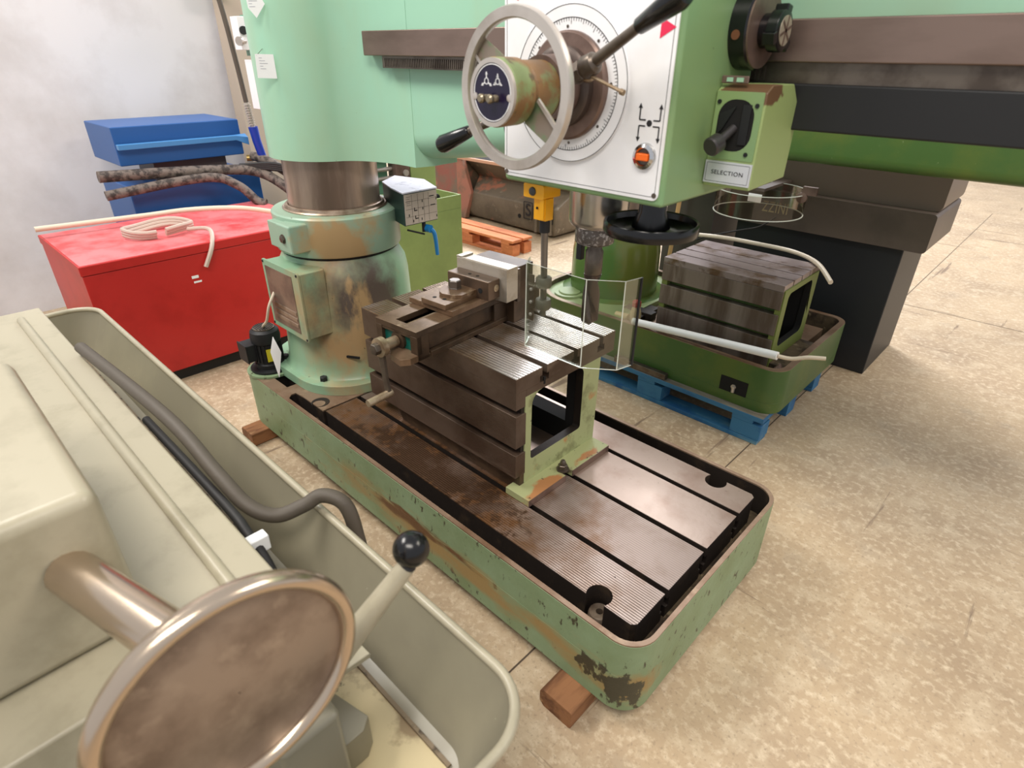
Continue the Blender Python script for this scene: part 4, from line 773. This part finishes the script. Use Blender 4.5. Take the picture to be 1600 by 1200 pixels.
hose([(-4.14, .9, .96), (-4.12, 1.5, .93), (-4.05, 1.78, .90), (-3.9, 1.9, .80), (-3.84, 1.96, .69), (-3.82, 2.0, .55)], .032, m_hosew, 'wrapped grey hose arching over the blue welder top edge')
hose([(-4.10, .9, .86), (-4.06, 1.45, .90), (-4.0, 1.62, .84), (-3.94, 1.70, .74), (-3.9, 1.74, .722)], .028, m_hosew, 'wrapped grey hose hanging down in front of the lower blue case')
for k in range(4): hose([(-4.1, 1.70, .93 + .004 * k), (-3.95, 1.9, .905 + .012 * k), (-3.8, 2.05, .85 - .01 * k), (-3.7, 2.2, .74 - .03 * k)], .011, m_hosed, 'thin black cable behind the machine column, %s of the bundle' % ('lowest', 'second lowest', 'second highest', 'highest')[k])['group'] = 'thin black cables'
solo('cable', G().tube([(-3.95, .5, .77), (-3.9, 1.0, .765), (-3.75, 1.22, .79), (-3.55, 1.42, .80), (-3.45, 1.6, .76)], .014, 10, sm=8), m_cream, 'cream cable arching over the dusty pink cabinet top', 'cable')
g = G()
for k in range(3): g.tube([(-3.62 + .1 * math.cos(t) * (1 + .1 * k), .99 + .17 * math.sin(t), .735 + .014 * k + .006 * math.sin(3 * t)) for t in [2 * PI * i / 24 for i in range(24)]], .011, 8)
solo('coiled_cable', g.tube([(-3.5, 1.10, .745), (-3.36, 1.16, .76), (-3.262, 1.12, .70), (-3.25, 1.06, .60)], .011, 8, sm=6), mat('greyish_cable', (190, 172, 158), .5), 'greyish coiled cable lying on the dusty pink cabinet top', 'cable')
solo('post', G().box(-4.95, -4.8, 2.10, 2.5, 0, 3.2), m_post, 'beige steel post behind the arm barrel', 'post', .005)
solo('white_wall_panel', G().box(-5.2, -5.0, .2, 2.30, 0, 3.2), m_wall, 'tall white wall panel left of the beige post', 'panel')
TO = thing('welding_torch', 'welding torch with blue handle and long grey cable hanging before the beige post', 'torch', (-4.1, 1.82, .95))
mk('torch_cable', G().tube([(-4.12, 1.69, 2.3), (-4.1, 1.775, 1.9), (-4.1, 1.81, 1.55), (-4.1, 1.825, 1.31)], .015, 10, sm=6), m_hose, TO)
g = G()
for k in range(9): g.lathe([(.022, 0), (.022, .007)], (-4.1, 1.827 + .001 * k, 1.30 - .0145 * k), (0, 0, -1), 14)
mk('spring_guard', g.tube([(-4.1, 1.826, 1.31), (-4.1, 1.838, 1.16)], .014, 10), mat('pale_spring', (188, 180, 170), .4, .4), TO, kind='stuff')
mk('torch_handle', G().tube([(-4.1, 1.838, 1.165), (-4.1, 1.846, 1.08), (-4.1, 1.87, .95)], [.030, .027, .026], 14), mat('royal_blue_plastic', (28, 56, 160), .35), TO)
mk('torch_neck', G().tube([(-4.1, 1.87, .95), (-4.08, 1.90, .86), (-4.0, 1.94, .78)], .012, 10, sm=4), m_hosed, TO)
SP = thing('switch_panel', 'narrow white switch panel with round black knob left of the arm barrel', 'switch panel', (-3.9, 1.8, 1.3))
mk('panel_front', G().box(-3.99, -3.9, 1.775, 1.88, 1.60, 1.77), m_paper, SP, .003)
mk('panel_front', G().box(-3.99, -3.9, 1.815, 1.9, 1.28, 1.55), m_paper, SP, .003)
mk('round_knob', G().lathe([(.022, 0), (.022, .02)], (-3.9, 1.80, 1.70), (1, -.3, 0), 18), m_blackm, SP)
mk('push_knob', G().lathe([(.012, 0), (.012, .04), (.024, .042), (.024, .06)], (-3.9, 1.80, 1.645), (.6, -1, 0), 18), m_alu, SP)
mk('green_side', G().box(-3.995, -3.915, 1.84, 1.89, 1.57, 1.78), m_mint if 0 else mat('sage', (110, 150, 125), .4), SP)
for z in (1.54, 1.50, 1.47): mk('symbol', G().box(-3.899, -3.897, 1.83, 1.85, z - .008, z + .008), m_ink, SP)
solo('green_sheet', G().add([(-4.78, 1.98, 1.93), (-4.78, 2.12, 1.90), (-4.78, 2.10, 2.05), (-4.78, 1.97, 2.05), (-4.76, 1.98, 1.93), (-4.74, 2.12, 1.90), (-4.76, 2.10, 2.05), (-4.76, 1.97, 2.05)], [(0, 1, 2, 3), (7, 6, 5, 4), (0, 4, 5, 1), (1, 5, 6, 2), (2, 6, 7, 3), (3, 7, 4, 0)]), mat('bright_green_film', (110, 190, 60), .4), 'bright green plastic film at the top of the beige post', 'film')

# ------------------------------------------------------------ lathe in the foreground
LT = thing('lathe', 'grey green lathe in the foreground with wide chip tray, steel disc and ball lever', 'lathe', (-1.2, 0, 0))
def rr3(x0, x1, y0, y1, r, z, n=10): return [(p[0], p[1], z) for p in rrect(x0, x1, y0, y1, r, n)]
tx0, tx1, ty0, ty1 = -2.6, -.326, -.62, .420
g = G(); g.loft([rr3(tx0, tx1, ty0, ty1, .10, .748), rr3(tx0, tx1 - .001, ty0, ty1 - .001, .10, .74), rr3(tx0 + .03, tx1 - .05, ty0 + .03, ty1 - .055, .07, .565), rr3(tx0 + .04, tx1 - .06, ty0 + .04, ty1 - .065, .06, .56)])
g.f = g.f[:-2]; g.m = g.m[:-2]
n_ = len(rr3(0, 1, 0, 1, .1, 0)); k0 = 3 * n_
g.f.append(tuple(range(k0 + n_ - 1, k0 - 1, -1))); g.m.append(0)
tray = mk('chip_tray', g, m_lathe, LT)
g = G(); g.loft([rr3(tx0 + .008, tx1 - .008, ty0 + .008, ty1 - .008, .092, .748), rr3(tx0 + .008, tx1 - .010, ty0 + .008, ty1 - .010, .09, .735), rr3(tx0 + .038, tx1 - .075, ty0 + .038, ty1 - .080, .06, .585), rr3(tx0 + .05, tx1 - .095, ty0 + .05, ty1 - .10, .05, .578)])
g.f = g.f[:-2]; g.m = g.m[:-2]; mk('tray_lining', g, m_lathe, LT)
mk('tray_floor', G().prism(rrect(tx0 + .04, tx1 - .08, ty0 + .04, ty1 - .085, .05), .572, .579, 'z'), m_traygrime, LT)
rim = rrect(tx0 + .004, tx1 - .004, ty0 + .004, ty1 - .004, .096, 10); rim = [(p[0], p[1], .750) for p in rim]
mk('rolled_rim', G().tube(rim + [rim[0]], .0085, 10), m_lathel, LT)
mk('grime_seam', G().box(tx0 + .1, tx1 - .11, .314, .321, .5785, .586), mat('grime_seam', (128, 112, 90), .7, layers=[((60, 50, 38), 22, .52, .6)], bump=(60, .003)), LT)
mk('stand', G().box(-2.4, -.62, -.4, .22, 0, .56), m_lathe, LT, .02)
mk('bed_cover', G().box(-2.4, -.70, -.35, .236, .579, .85), m_lathel, LT, .006)
mk('cover_rib', G().tube([(-2.3, .17, .852), (-.74, .17, .852)], .012, 10), m_lathel, LT)
g = G(); g.tube([(-1.5, .262, .80), (-1.05, .264, .80), (-.95, .262, .79), (-.88, .262, .76), (-.82, .262, .68), (-.80, .262, .60)], .010, 10, sm=5)
mk('cable_conduit', g, m_hosed, LT)
mk('cable_clip', G().box(-.93, -.905, .236, .285, .765, .80), m_paper, LT, .003)
mk('carriage_foot', G().prism([(-.75, .21), (-.56, .255), (-.545, .235), (-.545, .17), (-.59, .12), (-.50, .02), (-.50, -.2), (-.75, -.2)], .579, .655, 'z', [[(-.655, .185), (-.60, .195), (-.60, .14), (-.625, .13)]]), m_lathe, LT, .003)
mk('carriage_plate', G().prism([(-.72, .30), (-.615, .303), (-.62, .22), (-.72, .20)], .70, .712, 'z'), m_lathel, LT, .002)
mk('carriage_web', G().box(-.72, -.66, .0, .24, .579, .70), m_lathe, LT, .003)
mk('rubber_pad', G().prism([(-.49, .215), (-.445, .255), (-.40, .21), (-.445, .165)], .579, .60, 'z'), mat('woven_rubber', (112, 96, 78), .6, bump=(120, .003)), LT, .003)
DC = (-.45, .077, 1.023)
dk = mk('hand_disc', G().lathe([(.105, -.030), (.122, -.030), (.122, -.012), (.119, -.010), (.117, -.009), (.001, -.007)], DC, (1, 0, 0), 96, cap=False), m_disc, LT)
mk('disc_rim', G().ring([(.1275 + .0095 * math.cos(t) * (1.05 if math.cos(t) > 0 else 1), -.011 + .0125 * math.sin(t)) for t in [2 * PI * i / 16 for i in range(16)]], DC, (1, 0, 0), 96), m_pol, dk)
mk('disc_back', G().lathe([(.106, -.031), (.106, -.029)], DC, (1, 0, 0), 60), m_dsteel, dk)
mk('disc_shaft', G().tube([(-.475, .077, 1.023), (-.80, .0, 1.0)], .03, 16), m_pol, LT)
mk('headstock', G().box(-1.35, -.80, -.25, .06, .85, 1.10), m_lathel, LT, .02)
lv = mk('lever_rod', G().tube([(-.560, .150, .790), (-.534, .230, .880), (-.504, .322, .984)], [.022, .0185, .0128], 20), m_lathel, LT)
mk('lever_collar', G().lathe([(.0125, 0), (.011, .006)], (-.503, .322, .983), (-.05, .45, .9), 16), m_blackm, lv)
mk('ball_knob', G().sphere((-.507, .3345, 1.005), .0255, 32), m_black, lv, label='glossy black ball knob')
mk('lever_foot', G().box(-.60, -.50, .10, .19, .579, .81), m_lathe, LT, .01)
solo('hose', G().tube([(-1.9, .24, .87), (-1.35, .275, .87), (-1.12, .285, .825), (-1.03, .30, .785), (-.985, .335, .765), (-.962, .385, .775), (-.945, .420, .790), (-.905, .446, .775), (-.885, .452, .70), (-.88, .455, .55), (-.95, .46, .30), (-1.1, .47, .03)], .0155, 14, sm=8), m_hose, 'grey rubber hose bending over the rim of the chip tray', 'hose')
